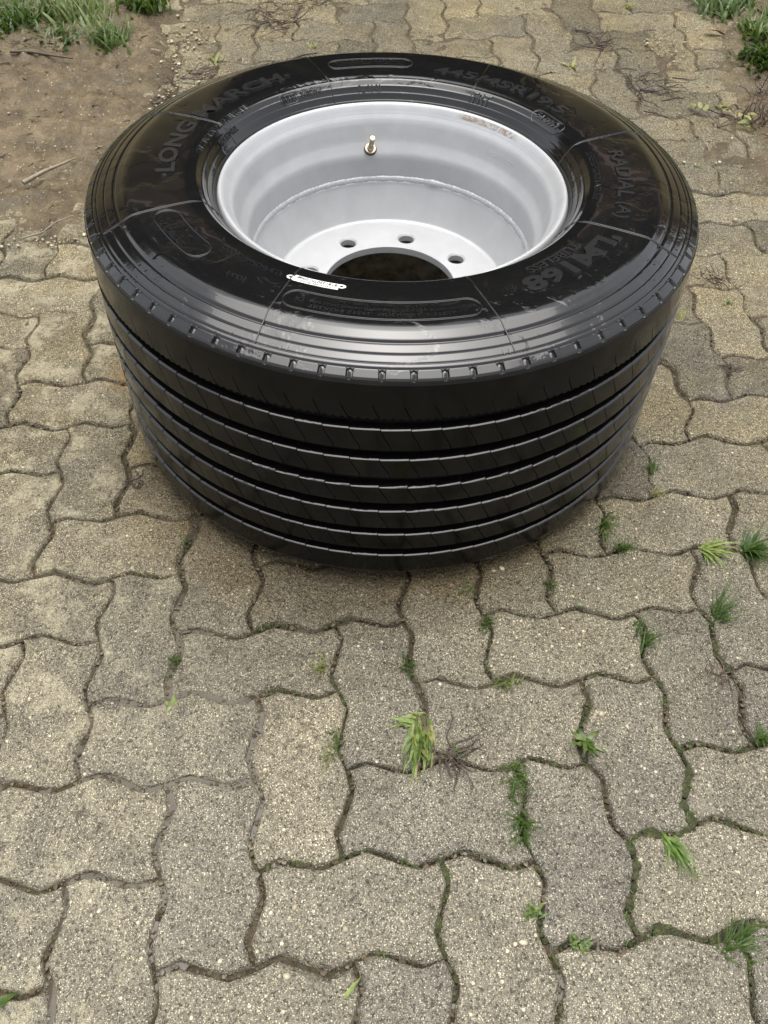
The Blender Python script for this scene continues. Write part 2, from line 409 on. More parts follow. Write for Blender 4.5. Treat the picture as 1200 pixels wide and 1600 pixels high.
def wave(t):
    # eased triangle wave: first to the left of travel, then to the right
    t = np.asarray(t, float)
    w = np.where(t < 0.25, t * 4, np.where(t < 0.75, 2 - t * 4, t * 4 - 4))
    return 0.082 * U * w
EDGE_T = np.linspace(0, 1, 13)[:-1]

def edge_points(a, b):
    d = b - a; L = np.linalg.norm(d); n = np.array((-d[1], d[0])) / L
    return a + EDGE_T[:, None] * d + wave(EDGE_T)[:, None] * n * (L / U)

def paver_outline(i, j, horiz):
    c = [(0, 0), (1, 0), (2, 0), (2, 1), (1, 1), (0, 1)] if horiz else [(0, 0), (1, 0), (1, 1), (1, 2), (0, 2), (0, 1)]
    P = [node(i + a, j + b) for a, b in c]
    return np.vstack([edge_points(P[k], P[(k + 1) % 6]) for k in range(6)])

def inset(P, d):
    a = np.roll(P, 1, 0); b = np.roll(P, -1, 0)
    t = b - a; t /= np.linalg.norm(t, axis=1)[:, None] + 1e-9
    n = np.stack([-t[:, 1], t[:, 0]], 1)
    return P + n * np.asarray(d).reshape(-1, 1)

def smooth_loop(P, k=1):
    for _ in range(k):
        P = 0.5 * P + 0.25 * (np.roll(P, 1, 0) + np.roll(P, -1, 0))
    return P

def paver_mesh(i, j, horiz, rs):
    O = paver_outline(i, j, horiz)
    c = O.mean(0)
    n = len(O)
    wear = 0.0024 * (N1.fbm(O[:, 0] + i, O[:, 1] + 2 * j, 60, 4) - 0.5) * 2
    chip = np.maximum(0, N2(O[:, 0] + 5, O[:, 1], 42) - 0.62) * 0.014
    z0 = rs.normal(0, 0.0012); tx, ty = rs.normal(0, 0.013, 2)
    sh = rs.normal(0, 0.0009, 2); th = rs.normal(0, 0.008)
    O = (O - c) @ np.array(((math.cos(th), math.sin(th)), (-math.sin(th), math.cos(th)))) + c + sh
    base = 0.0019 + wear
    rings = []
    for d, z in ((base, -0.030), (base, -0.0075), (base + 0.0012 + chip * 0.5, -0.0038), (base + 0.0021 + chip, -0.0018), (base + 0.0036 + chip * 1.1, -0.0005), (base + 0.0056 + chip, 0.0)):
        Q = inset(O, d)
        if z > -0.002: Q = smooth_loop(Q, 1)
        zz = np.full(n, z) + (0.0012 * (N3(Q[:, 0], Q[:, 1], 70) - 0.5) if z > -0.005 else 0)
        rings.append(np.c_[Q, zz])
    V = np.vstack(rings); m = len(rings)
    V[:, 2] += z0 + tx * (V[:, 0] - c[0]) + ty * (V[:, 1] - c[1]) + rise(V[:, 0], V[:, 1])
    F = []
    for r_ in range(m - 1):
        for k in range(n):
            a = r_ * n + k; b = r_ * n + (k + 1) % n
            F.append((a, b, b + n, a + n))
    # top: a Coons patch of quads inside the innermost ring
    o_ = (m - 1) * n
    nu, nv = (24, 12) if horiz else (12, 24)
    idx = np.full((nu + 1, nv + 1), -1, int)
    for k in range(nu + 1): idx[k, 0] = o_ + k; idx[k, nv] = o_ + nu + nv + (nu - k)
    for k in range(nv + 1): idx[nu, k] = o_ + nu + k; idx[0, k] = o_ + (2 * nu + nv + (nv - k)) % n
    extra = []
    for p_ in range(1, nu):
        for q_ in range(1, nv):
            s, t = p_ / nu, q_ / nv
            B, T, L, Rr = V[idx[p_, 0]], V[idx[p_, nv]], V[idx[0, q_]], V[idx[nu, q_]]
            w = (1 - t) * B + t * T + (1 - s) * L + s * Rr - ((1 - s) * (1 - t) * V[idx[0, 0]] + s * (1 - t) * V[idx[nu, 0]] + (1 - s) * t * V[idx[0, nv]] + s * t * V[idx[nu, nv]])
            idx[p_, q_] = len(V) + len(extra); extra.append(w)
    E_ = np.array(extra)
    E_[:, 2] += 0.0016 * (N3.fbm(E_[:, 0], E_[:, 1], 28, 3) - 0.5)
    V = np.vstack([V, E_])
    for p_ in range(nu):
        for q_ in range(nv):
            F.append((int(idx[p_, q_]), int(idx[p_ + 1, q_]), int(idx[p_ + 1, q_ + 1]), int(idx[p_, q_ + 1])))
    zc = float(rise(c[0], c[1]))
    V -= np.array((c[0], c[1], zc))
    return V, F, (c[0], c[1], zc)

def proj_px(x, y, z):
    d = Vector((x, y, z)) - cam.location
    w = d.dot(_f)
    if w < 0.05: return None
    return 384 + 832 * d.dot(_r) / w, 512 - 832 * d.dot(_u) / w

pavement = empty('pavement', (0, 0, 0)); tag(pavement, kind='structure')
rsp = np.random.RandomState(17)
rest_V, rest_F = [], []; off = 0
for j in range(-8, 30):
    for i in range(-14, 25):
        k = (i - j - 1) % 4
        if k not in (0, 3): continue
        horiz = (k == 0)
        cx_, cy_ = (i + (1 if horiz else .5)) * U, (j + (.5 if horiz else 1)) * U
        if cx_ < -0.62 - 0.0 * cy_ - (0.25 if cy_ < 1.0 else 0) : continue      # the yard ends in mud on the left
        if cx_ > 1.78: continue
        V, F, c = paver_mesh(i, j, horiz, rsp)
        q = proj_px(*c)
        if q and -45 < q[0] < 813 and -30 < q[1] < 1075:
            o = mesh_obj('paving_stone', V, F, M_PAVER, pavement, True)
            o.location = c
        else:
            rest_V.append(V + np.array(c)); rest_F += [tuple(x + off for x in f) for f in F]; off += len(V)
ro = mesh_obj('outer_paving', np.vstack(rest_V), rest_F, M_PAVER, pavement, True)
tag(ro, kind='stuff')

# ------------------------------------------------------------------ soil in the joints, mud over the edges, standing water
MUD_LEFT = [(-1.6, 2.15), (-0.622, 2.35), (-0.16, 2.25), (-0.100, 2.06), (-0.06, 1.86), (0.010, 1.733), (-0.02, 1.584), (-0.090, 1.422), (-0.120, 1.244), (-0.150, 1.15), (-0.269, 1.125), (-0.431, 1.115), (-1.6, 1.0)]
MUD_RIGHT = [(2.4, 1.0), (1.56, 1.12), (1.43, 1.25), (1.39, 1.40), (1.41, 1.549), (1.36, 1.706), (1.40, 1.983), (1.48, 2.20), (1.60, 2.6), (2.4, 2.6)]
def poly_sd(poly, X, Y):
    """signed distance to polygon, positive inside"""
    d = np.full(X.shape, 1e9); ins = np.zeros(X.shape, bool)
    n = len(poly)
    for a in range(n):
        x1, y1 = poly[a]; x2, y2 = poly[(a + 1) % n]
        ex, ey = x2 - x1, y2 - y1
        t = np.clip(((X - x1) * ex + (Y - y1) * ey) / (ex * ex + ey * ey), 0, 1)
        d = np.minimum(d, np.hypot(X - x1 - t * ex, Y - y1 - t * ey))
        ins ^= ((y1 > Y) != (y2 > Y)) & (X < (x2 - x1) * (Y - y1) / (y2 - y1 + 1e-12) + x1)
    return np.where(ins, d, -d)

def soil_height(X, Y):
    fine = (N1.fbm(X, Y, 45, 4) - 0.5); mid = (N2.fbm(X, Y, 9, 4) - 0.5)
    h = -0.0072 + 0.010 * fine + 0.004 * mid
    h = h - 0.0025 * sstep(0.9, 0.2, Y) * sstep(0.1, 0.5, X)
    sd = np.maximum(poly_sd(MUD_LEFT, X, Y) + 0.20 * mid, poly_sd(MUD_RIGHT, X, Y) - 0.05 + 0.16 * mid)
    m = sstep(-0.06, 0.14, sd)
    h = h + m * (0.0125 + 0.020 * mid + 0.014 * fine) + sstep(0.1, 0.5, sd) * 0.008
    # silt lying flush in the joints behind the wheel
    silt = sstep(0.9, 1.5, Y) * 0.0016 + sstep(0.45, 0.8, Y) * 0.0012 + sstep(0.3, -0.2, X) * sstep(1.2, 1.8, Y) * 0.003
    h = h + silt
    # standing water: lower left joints, and shallow pools in the mud
    lvl = -0.0075 + 0.0090 * (N3.fbm(X, Y, 3.0, 2) - 0.5)
    area = 0.85 * sstep(0.36, 0.08, X + 0.35 * Y + 0.10 * mid) * sstep(0.36, 0.12, Y) + 0.8 * sstep(-0.22, -0.36, Y) * sstep(0.75, 0.55, X)
    lvl = np.where(area > 0.45, lvl + 0.0012 * np.minimum(area, 1), -0.02)
    wet = sstep(-0.0004, 0.0010, lvl - h)
    h2 = np.maximum(h, lvl)
    pool = sstep(0.04, 0.12, sd) * sstep(0.50, 0.40, N3.fbm(X, Y, 5.5, 3)) * 0.5
    wet = np.maximum(wet, pool * 0.6)
    dry_z = np.minimum(h2, 0.055)
    moss = 0.3 * sstep(0.50, 0.66, N3.fbm(X + 7, Y + 3, 11, 3)) * sstep(0.15, 0.45, X + 0.12 * Y) * (1 - m) * sstep(1.2, 0.7, Y) \
        + 0.25 * sstep(0.52, 0.66, N3.fbm(X + 2, Y + 9, 9, 3)) * (1 - m)
    return dry_z, wet, np.clip(m + 0.35 * sstep(0.3, 0.9, Y), 0, 1), np.clip(moss, 0, 1)

xs = np.concatenate([np.arange(-1.75, -0.45, 0.012), np.arange(-0.45, 1.40, 0.0048), np.arange(1.40, 2.6, 0.012)])
ys = np.concatenate([np.arange(-0.95, -0.50, 0.012), np.arange(-0.50, 0.70, 0.0048), np.arange(0.70, 2.75, 0.0085)])
X, Y = np.meshgrid(xs, ys, indexing='ij')
Hs, Wt, Md, Ms = soil_height(X, Y)
Z = Hs + rise(X, Y)
nx, ny = X.shape
me = bpy.data.meshes.new('soil')
co = np.stack([X, Y, Z], -1).reshape(-1, 3)
ii, jj = np.meshgrid(np.arange(nx - 1), np.arange(ny - 1), indexing='ij')
a = (ii * ny + jj).ravel()
quads = np.stack([a, a + ny, a + ny + 1, a + 1], 1).astype(np.int32)
me.vertices.add(len(co)); me.vertices.foreach_set('co', co.ravel())
me.loops.add(quads.size); me.loops.foreach_set('vertex_index', quads.ravel())
me.polygons.add(len(quads)); me.polygons.foreach_set('loop_start', np.arange(0, quads.size, 4, dtype=np.int32))
me.polygons.foreach_set('use_smooth', np.ones(len(quads), bool))
for nm, A in (('wet', Wt), ('mud', Md), ('moss', Ms)):
    at = me.attributes.new(nm, 'FLOAT', 'POINT'); at.data.foreach_set('value', A.ravel().astype(np.float32))
me.update(calc_edges=True); me.validate()
me.materials.append(M_SOIL)
soil = link(bpy.data.objects.new('soil', me)); tag(soil, kind='structure')

# the wider ground, one sheet out to the horizon
gx = [-300, -60, -12, -4, -1.7, 0.4, 2.5, 5, 12, 60, 300]
gy = [-300, -60, -12, -4, -0.9, 1.0, 2.7, 5, 12, 60, 300]
V = [(x, y, -0.03 if (-1.71 < x < 2.51 and -0.91 < y < 1.5) else (0.12 if y > 2 else -0.012)) for x in gx for y in gy]
tag(mesh_obj('ground', V, grid_faces(11, 11), M_GROUND, None, False), kind='structure')

# ------------------------------------------------------------------ the wheel
WC = (0.4580, 0.6330, 0.0)
wheel = empty('truck_wheel', WC)
tag(wheel, 'wide black truck tyre on a silver steel rim, wet and lying flat on the paving', 'truck wheel')
MID = 0.2195
NB = 77
_known = [-133.0, -128.4, -123.8, -119.2, -114.7, -110.4, -105.9, -101.6, -96.7, -91.9, -87.1, -82.8, -78.4, -74.1, -69.5, -64.8, -59.9, -54.9, -49.8, -44.5, -39.3]
_restn = NB - len(_known)
_span = 360 - (_known[-1] - _known[0])
LUG = np.radians(np.array(_known + [_known[-1] + _span * (q + 1) / (_restn + 1) for q in range(_restn)]))
PITCH = np.roll(LUG, -1) - LUG; PITCH[-1] += 2 * PI

top = catmull([(0.2590, 0.386), (0.2612, 0.394), (0.2640, 0.4015), (0.2690, 0.4085), (0.2755, 0.4180), (0.2825, 0.4270), (0.2890, 0.4325), (0.2960, 0.4355), (0.3060, 0.4374),
               (0.3300, 0.4385), (0.3600, 0.4387), (0.3820, 0.4383), (0.3905, 0.4372), (0.3965, 0.4350), (0.4050, 0.4316), (0.4150, 0.4276), (0.4250, 0.4237), (0.4340, 0.4202), (0.4398, 0.4178)], 7)
def ridge(r, c, w, h):
    return h * np.exp(-((r - c) / w) ** 2)
def sidewall_z(r):
    z = np.interp(r, top[:, 0], top[:, 1])
    return z
def detail_z(r):
    z = sidewall_z(r)
    for c in (0.2680, 0.2745, 0.2815):
        z = z + ridge(r, c, 0.0012, 0.0010)
    z = z + ridge(r, 0.2900, 0.0030, 0.0009)
    for c, w, h in ((0.4060, 0.0020, -0.0020), (0.4205, 0.0010, -0.0010), (0.4320, 0.0009, -0.0009), (0.4385, 0.0011, -0.0014)):
        z = z + ridge(r, c, w, h)
    return z
def slope(r, f=sidewall_z):
    e = 0.0015
    return float(f(r + e) - f(r - e)) / (2 * e)

# --- carcass: sidewalls, buttress with lug recesses, groove floors
rr = np.concatenate([np.linspace(0.2612, 0.293, 66), np.linspace(0.294, 0.392, 36), np.linspace(0.3925, 0.4398, 70)])
prof = [(0.2572, 0.372), (0.2586, 0.384), (0.2604, 0.391)] + [(r, float(detail_z(r))) for r in rr]
n_side = len(prof)
but = [(r, 0.4176 - (r - 0.4398) * 0.61 - 0.0020 * max(0, (r - 0.4488) / 0.0022) ** 2) for r in (0.4404, 0.4411, 0.4418, 0.4426, 0.4440, 0.4454, 0.4468, 0.4482, 0.4491, 0.4499, 0.4505, 0.4510)]
prof += but
i_but = n_side
prof += [(0.4507, 0.4062), (0.4420, 0.4035), (0.4418, 0.39)]
low = [(r, 2 * MID - z) for r, z in prof[::-1]]
full = prof + low
# azimuth columns: fine across every recess
hw = [-5.6, -4.6, -3.9, -3.0, -1.6, 0, 1.6, 3.0, 3.9, 4.6, 5.6]
cols = []; coldat = []
for q in range(NB):
    for x in hw:
        cols.append(LUG[q] + x * 0.001 / 0.4465); coldat.append((q, x))
    gap = PITCH[q] * 0.4465 * 1000 - 11.2
    for t in (0.2, 0.4, 0.6, 0.8):
        cols.append(LUG[q] + (5.6 + gap * t) * 0.001 / 0.4465); coldat.append((q, None))
cols = np.array(cols); nA = len(cols)
full = np.array(full)
rad = np.repeat(full[None, :, 0], nA, 0); zz = np.repeat(full[None, :, 1], nA, 0)
rsw = np.random.RandomState(8)
special = {19: 0.55}
for a_, (q, x) in enumerate(coldat):
    if x is None: continue
    for b_ in range(len(but)):
        r0 = but[b_][0]
        # capsule shaped recess with rounded ends
        c0, c1 = 0.4434, 0.4482
        dr = max(c0 - r0, r0 - c1, 0.0) * 1000 * 1.35
        dist = math.hypot(x, dr)
        dep = 0.0030 * (1 - sstep(3.2, 4.4, dist))
        dep -= 0.0010 * (1 - sstep(0.0, 2.4, dist))
        nx_, nz_ = 0.59, 0.80
        rad[a_, i_but + b_] -= dep * nx_; zz[a_, i_but + b_] -= dep * nz_
V = np.stack([np.cos(cols)[:, None] * rad, np.sin(cols)[:, None] * rad, zz], -1).reshape(-1, 3)
tyre = mesh_obj('tyre', V, grid_faces(nA, len(full), True), M_SIDE, wheel, True, 40)

# --- tread ribs
def crown(z):
    return 0.4560 - 0.0034 * abs((z - MID) / 0.187) ** 2.6
RIBS = [(0.4066, 0.3500), (0.3350, 0.2970), (0.2820, 0.2465), (0.2290, 0.1945), (0.1785, 0.1400), (0.1260, 0.0905), (0.0755, 0.0340)]
def sipe_shift(t):
    return 0.014 * float(np.interp(t, [0, 0.22, 0.80, 1.0], [0, 0.0015 / 0.014, 0.95, 1.0]))
for ri, (zt, zb) in enumerate(RIBS):
    shoulder_top = ri == 0; shoulder_bot = ri == 6
    Hh = zt - zb
    ts = [None, 0.0, 0.0021 / Hh, 0.18, 0.34, 0.5, 0.62, 0.66, 0.82, 1 - 0.0015 / Hh, 1.0, None]
    inner = np.linspace(0, 1, 22)[1:-1] if shoulder_top else np.array([0.10, 0.30, 0.5, 0.70, 0.90])
    colspec = []
    for q in range(NB):
        for w_, s_ in ((-0.62, 0), (-0.50, 1), (0.50, 1), (0.62, 0)):
            colspec.append((q, LUG[q] + w_ * 0.001 / 0.456, s_, 0.0 if w_ > 0 else 1.0))
        p0 = 0.62 * 0.001 / 0.456
        for u_ in inner:
            colspec.append((q, LUG[q] + p0 + (PITCH[q] - 2 * p0) * u_, 0, float(u_)))
    VV = []
    offs = rsw.normal(0, 0.0004, NB)
    ph = 0.35 * ri * 0 + (0.0 if ri < 2 else 0.0)
    for (q, az, deep, u_) in colspec:
        qq = (q - 1) % NB if u_ == 1.0 and deep == 0 else q
        jag = 0.0010 * (0.5 - u_)                      # every block edge steps a little at its sipe
        for b_, t in enumerate(ts):
            tt = 0.0 if (t is None and b_ == 0) else (1.0 if t is None else t)
            z = zt - tt * Hh
            e = 0.0
            if not shoulder_top and tt < 0.06: z -= jag; 
            if not shoulder_bot and tt > 0.94: z += jag * 0.5
            if shoulder_top and tt > 0.94:
                z += 0.0016 * math.sin(az * 0.456 / 0.0105 * 2 * PI) + 0.0006
            r_ = crown(z)
            if t is None:
                r_ = 0.4402
                if b_ == 0: z += 0.0
            elif tt == 0.0 or tt == 1.0:
                r_ -= 0.0033 if tt == 0.0 and not shoulder_top else 0.0020 if tt == 0.0 else 0.0016
            d_ = 0.0
            if deep and t is not None:
                full_s = not (shoulder_top or shoulder_bot)
                if full_s or (shoulder_top and tt >= 0.66) or (shoulder_bot and tt <= 0.34):
                    d_ = 0.0055
                elif (shoulder_top and tt >= 0.62):
                    d_ = 0.001
            r_ -= d_
            if shoulder_top: sh_ = 0.010 * (max(0, tt - 0.62) / 0.38 - 1) ; sh_ = sh_ if tt >= 0.62 else -0.010
            elif shoulder_bot: sh_ = 0.008 * min(1, tt / 0.34)
            else: sh_ = sipe_shift(tt)
            A = az + sh_ / 0.456
            VV.append((math.cos(A) * r_, math.sin(A) * r_, z))
    mi_ = [1 if (f_ % (len(ts) - 1)) == 1 and not shoulder_top else 0 for f_ in range(len(colspec) * (len(ts) - 1))]
    o = mesh_obj('tread_rib', VV, grid_faces(len(colspec), len(ts), True), [M_TREAD, M_LIP], tyre, True, 38, mi_)

# small moulded pips in pairs above every recess
bv, bf = [], []
for q in range(NB):
    for s_ in (-1, 1):
        a0 = LUG[q] + s_ * 0.0042 / 0.4395; r0 = 0.4403; z0 = 0.4176
        b0 = len(bv); w_ = 0.0011
        ring = []
        for h_ in range(8):
            th = h_ * PI / 4
            rr_ = r0 + w_ * math.cos(th); aa = a0 + w_ * math.sin(th) / 0.44
            bv.append((rr_ * math.cos(aa), rr_ * math.sin(aa), z0 + 0.0002 - 0.7 * w_ * math.cos(th)))
        bv.append((r0 * math.cos(a0) + 0.0006 * math.cos(a0), r0 * math.sin(a0) + 0.0006 * math.sin(a0), z0 + 0.0013))
        for h_ in range(8): bf.append((b0 + h_, b0 + (h_ + 1) % 8, b0 + 8))
tag(mesh_obj('moulded_pip', bv, bf, M_SIDE, tyre), kind='stuff')

# --- radial mould lines
def along_wall(az, r, lift):
    s = slope(r)
    n_ = math.hypot(1, s)
    return ((r - lift * s / n_) * math.cos(az), (r - lift * s / n_) * math.sin(az), float(sidewall_z(r)) + lift / n_)
def thin_ridge(path, w, lift):
    """raised bead along a path of (azimuth, radius) on the sidewall"""
    V = []
    m = len(path)
    for k_, (a_, r_) in enumerate(path):
        a0, r0 = path[max(0, k_ - 1)]; a1, r1 = path[min(m - 1, k_ + 1)]
        dx, dy = (a1 - a0) * r_, r1 - r0
        L_ = math.hypot(dx, dy) + 1e-9
        px, py = -dy / L_, dx / L_
        for s_, l_ in ((-1, -0.0004), (-0.55, lift * 0.8), (0, lift), (0.55, lift * 0.8), (1, -0.0004)):
            V.append(along_wall(a_ + px * w * s_ / r_, r_ + py * w * s_, l_))
    return V, grid_faces(m, 5)
for d0, d1, ra, rb in ((-162.6, -160.4, 0.262, 0.432), (-119.3, -117.4, 0.262, 0.432), (-76.8, -75.4, 0.262, 0.432), (-34.3, -32.7, 0.262, 0.432), (9.5, 13.4, 0.262, 0.425), (57.0, 60.0, 0.262, 0.425), (106.5, 108.4, 0.262, 0.425), (152.5, 154.0, 0.262, 0.425)):
    path = [(R(d0 + (d1 - d0) * t), ra + (rb - ra) * t) for t in np.linspace(0, 1, 24)]
    V, F = thin_ridge(path, 0.0011, 0.0013)
    mesh_obj('mould_line', V, F, M_SIDE, tyre)

def capsule(a0, a1, r0, r1, n=10):
    rc = (r0 + r1) / 2; h = (r1 - r0) / 2
    P = []
    da = h / rc
    a0, a1 = R(a0), R(a1)
    s = 1 if a1 > a0 else -1
    for t in np.linspace(0, 1, 26): P.append((a0 + s * da + (a1 - a0 - 2 * s * da) * t, r1))
    for t in np.linspace(0, PI, n)[1:-1]: P.append((a1 - s * da + s * math.sin(t) * da, rc + h * math.cos(t)))
    for t in np.linspace(0, 1, 26): P.append((a1 - s * da - (a1 - a0 - 2 * s * da) * t, r0))
    for t in np.linspace(0, PI, n)[1:-1]: P.append((a0 + s * da - s * math.sin(t) * da, rc - h * math.cos(t)))
    P.append(P[0])
    return P
for c_ in ((-117.2, -77.6, 0.3395, 0.3735), (-160, -139.5, 0.3280, 0.3640), (33.5, 19.5, 0.2810, 0.3020), (104, 79.5, 0.3290, 0.3600), (126.2, 119.5, 0.2770, 0.2890)):
    V, F = thin_ridge(capsule(*c_), 0.0009, 0.0012)
    mesh_obj('moulded_frame', V, F, M_SIDE, tyre)

# --- raised lettering
TEXTS = []
def text_on_wall(body, a_start, a_end, rc, h, lift=0.0020, flip=False, name='lettering', mat=None, weight=0.0):
    TEXTS.append((body, a_start, a_end, rc, h, lift, name, mat or M_LETTER, weight))
text_on_wall('·LONG MARCH·', 185.5, 117, 0.3330, 0.028, weight=0.03)
text_on_wall('CHAOYANG LONG MARCH TIRE CO.,LTD.', 170.5, 138.5, 0.2925, 0.0105)
text_on_wall('MADE IN CHINA', 160, 148, 0.2790, 0.0055)
text_on_wall('HOT 821', 125.3, 120.3, 0.2830, 0.0080)
text_on_wall('E4 0020541', 118.0, 110.5, 0.2830, 0.0065)
text_on_wall('EA 20.50', 97.3, 89.3, 0.2785, 0.0095)
text_on_wall('WARNING: SERIOUS INJURY MAY RESULT FROM', 101.5, 82.0, 0.3520, 0.0055)
text_on_wall('TYRE FAILURE DUE TO UNDERINFLATION OR', 101.5, 82.0, 0.3445, 0.0055)
text_on_wall('OVERLOADING. NEVER EXCEED RATED LOAD', 101.5, 82.0, 0.3370, 0.0055)
text_on_wall('445/45R19.5', 72.5, 27.0, 0.3260, 0.026, weight=0.03)
text_on_wall('FRT', 56.5, 50.0, 0.2825, 0.0115, weight=0.02)
text_on_wall('E4 0054', 31.5, 21.5, 0.2915, 0.0085)
text_on_wall('#REGROOVABLE#', 4.0, -22.5, 0.3000, 0.0105)
text_on_wall('RADIAL', 3.2, -19.5, 0.3400, 0.0225, weight=0.02)
text_on_wall('(A)', -21.8, -29.0, 0.3400, 0.026, weight=0.015)
text_on_wall("'LM168", -36.5, -66.5, 0.3440, 0.030, weight=0.04)
text_on_wall('®', -68.3, -70.6, 0.3400, 0.010)
text_on_wall('TUBELESS', -45.0, -62.5, 0.3180, 0.0135, weight=0.02)
text_on_wall('TREAD 4 STEEL  SIDEWALL 1 STEEL', -111.5, -83.0, 0.3665, 0.0052)
text_on_wall('MAX LOAD 4500 KG (9920 LBS) AT 900 KPA (130 PSI) COLD', -111.5, -81.5, 0.3575, 0.0056)
text_on_wall('MAX SPEED 120 KM/H  LOAD RANGE L', -106.0, -86.0, 0.3485, 0.0052)
text_on_wall('(C)', -114.6, -112.9, 0.3570, 0.0090)
text_on_wall('(A)', -81.2, -79.6, 0.3570, 0.0090)
text_on_wall('DOT 1C5J HH LM1 1621', -138.8, -121.5, 0.3180, 0.0088)
text_on_wall('160J', -131.0, -126.6, 0.3540, 0.0100)
text_on_wall('19.5 TUBELESS', -157, -145, 0.3560, 0.0060)
text_on_wall('11', -113.2, -111.9, 0.4290, 0.0055, 0.0008)
text_on_wall('11', -77.4, -76.2, 0.4290, 0.0055, 0.0008)

def text_mesh_data(items):
    tmp = []
    for it in items:
        cu = bpy.data.curves.new('t', 'FONT'); cu.body = it[0]; cu.size = 1.0; cu.extrude = 0.5; cu.resolution_u = 3; cu.offset = it[8]
        o = bpy.data.objects.new('t', cu); COL.objects.link(o); tmp.append(o)
    bpy.context.view_layer.update()
    dg = bpy.context.evaluated_depsgraph_get()
    res = []
    for o in tmp:
        m_ = bpy.data.meshes.new_from_object(o.evaluated_get(dg), depsgraph=dg)
        v_ = np.array([v.co[:] for v in m_.vertices]); f_ = [tuple(p.vertices) for p in m_.polygons]
        res.append((v_, f_)); bpy.data.meshes.remove(m_)
    for o in tmp:
        c_ = o.data; bpy.data.objects.remove(o); bpy.data.curves.remove(c_)
    return res
RIMTXT = ('19.5X14.00', 44, 27, 0, 0, 0, '', None, 0.0)
STKTXT = ('B181220701200#', 0, 0, 0, 0, 0, '', None, 0.02)
res = text_mesh_data(TEXTS + [RIMTXT, STKTXT])
for (body, a0, a1, rc, h, lift, name, mat, wt), (v_, f_) in zip(TEXTS, res):
    x0, x1 = v_[:, 0].min(), v_[:, 0].max(); y0, y1 = v_[:, 1].min(), v_[:, 1].max()
    x = (v_[:, 0] - x0) / (x1 - x0); y = (v_[:, 1] - y0) / (y1 - y0) - 0.5
    out = []
    for k_ in range(len(v_)):
        l_ = -0.0006 if v_[k_, 2] < 0 else lift
        out.append(along_wall(R(a0 + (a1 - a0) * x[k_]), rc + h * y[k_], l_))
    mesh_obj(name, out, f_, mat, tyre, False)

# --- white barcode label stuck to the lower sidewall
def label_pt(az, r, l=0.0007): return along_wall(R(az), r, l)
V, F, MI = [], [], []
def strip(a0, a1, r0, r1, n, lift, mi):
    b = len(V)
    for t in np.linspace(0, 1, n + 1):
        for r_ in (r0, r1): V.append(label_pt(a0 + (a1 - a0) * t, r_, lift))
    for q in range(n): F.append((b + 2 * q, b + 2 * q + 2, b + 2 * q + 3, b + 2 * q + 1)); MI.append(mi)
strip(-118.2, -107.4, 0.3125, 0.3248, 14, 0.0008, 0)
def tab(ac, rc, w, hole):
    b = len(V); n = 18
    for q in range(n):
        th = 2 * PI * q / n
        for s_ in (1, hole): V.append(label_pt(ac + math.degrees(w * s_ * math.cos(th) / rc), rc + 0.0042 * s_ * math.sin(th), 0.00082))
    for q in range(n):
        c_ = (q + 1) % n
        F.append((b + 2 * q, b + 2 * q + 1, b + 2 * c_ + 1, b + 2 * c_)); MI.append(0)
tab(-106.9, 0.3165, 0.0060, 0.42); tab(-118.9, 0.3195, 0.0055, 0.45)
v_, f_ = res[-1]
x = (v_[:, 0] - v_[:, 0].min()) / np.ptp(v_[:, 0]); y = (v_[:, 1] - v_[:, 1].min()) / np.ptp(v_[:, 1])
b = len(V)
for k_ in range(len(v_)):
    V.append(label_pt(-107.9 - 9.6 * x[k_], 0.3134 + 0.0056 * y[k_], 0.0008 if v_[k_, 2] < 0 else 0.00105))
for f in f_: F.append(tuple(b + q for q in f)); MI.append(1)
rb_ = random.Random(4); a_ = -108.6
while a_ > -116.2:
    w_ = rb_.choice([0.08, 0.08, 0.16, 0.22])
    strip(a_, a_ - w_, 0.3202, 0.3240, 1, 0.00095, 1)
    a_ -= w_ + rb_.choice([0.08, 0.14, 0.2])
mesh_obj('barcode_label', V, F, [M_STICKER, M_INK], tyre, False, None, MI)

# ------------------------------------------------------------------ rim
NR = 240
lip = catmull([(0.2480, 0.3760), (0.2600, 0.3800), (0.2632, 0.3900), (0.2642, 0.3980), (0.2632, 0.4050), (0.2608, 0.4092), (0.2578, 0.4098), (0.2548, 0.4075), (0.2520, 0.4035), (0.2494, 0.3990), (0.2478, 0.3965)], 5)
barrel = catmull([(0.2474, 0.3955), (0.2452, 0.3925), (0.2425, 0.3885), (0.2402, 0.3830), (0.2384, 0.3760), (0.2362, 0.3670), (0.2345, 0.3600), (0.2325, 0.3535), (0.2285, 0.3450), (0.2248, 0.3375), (0.2232, 0.3310), (0.2228, 0.3220), (0.2228, 0.2990)], 5)
rimV, rimF = lathe(np.vstack([lip, barrel, [(0.2228, 0.28), (0.2228, 0.10), (0.232, 0.08), (0.246, 0.045), (0.2600, 0.030), (0.2642, 0.045), (0.2600, 0.06), (0.2370, 0.075), (0.2290, 0.10), (0.2290, 0.34), (0.246, 0.376)]]), NR)
rim = mesh_obj('rim', rimV, rimF, M_RIM, wheel, True, 50)
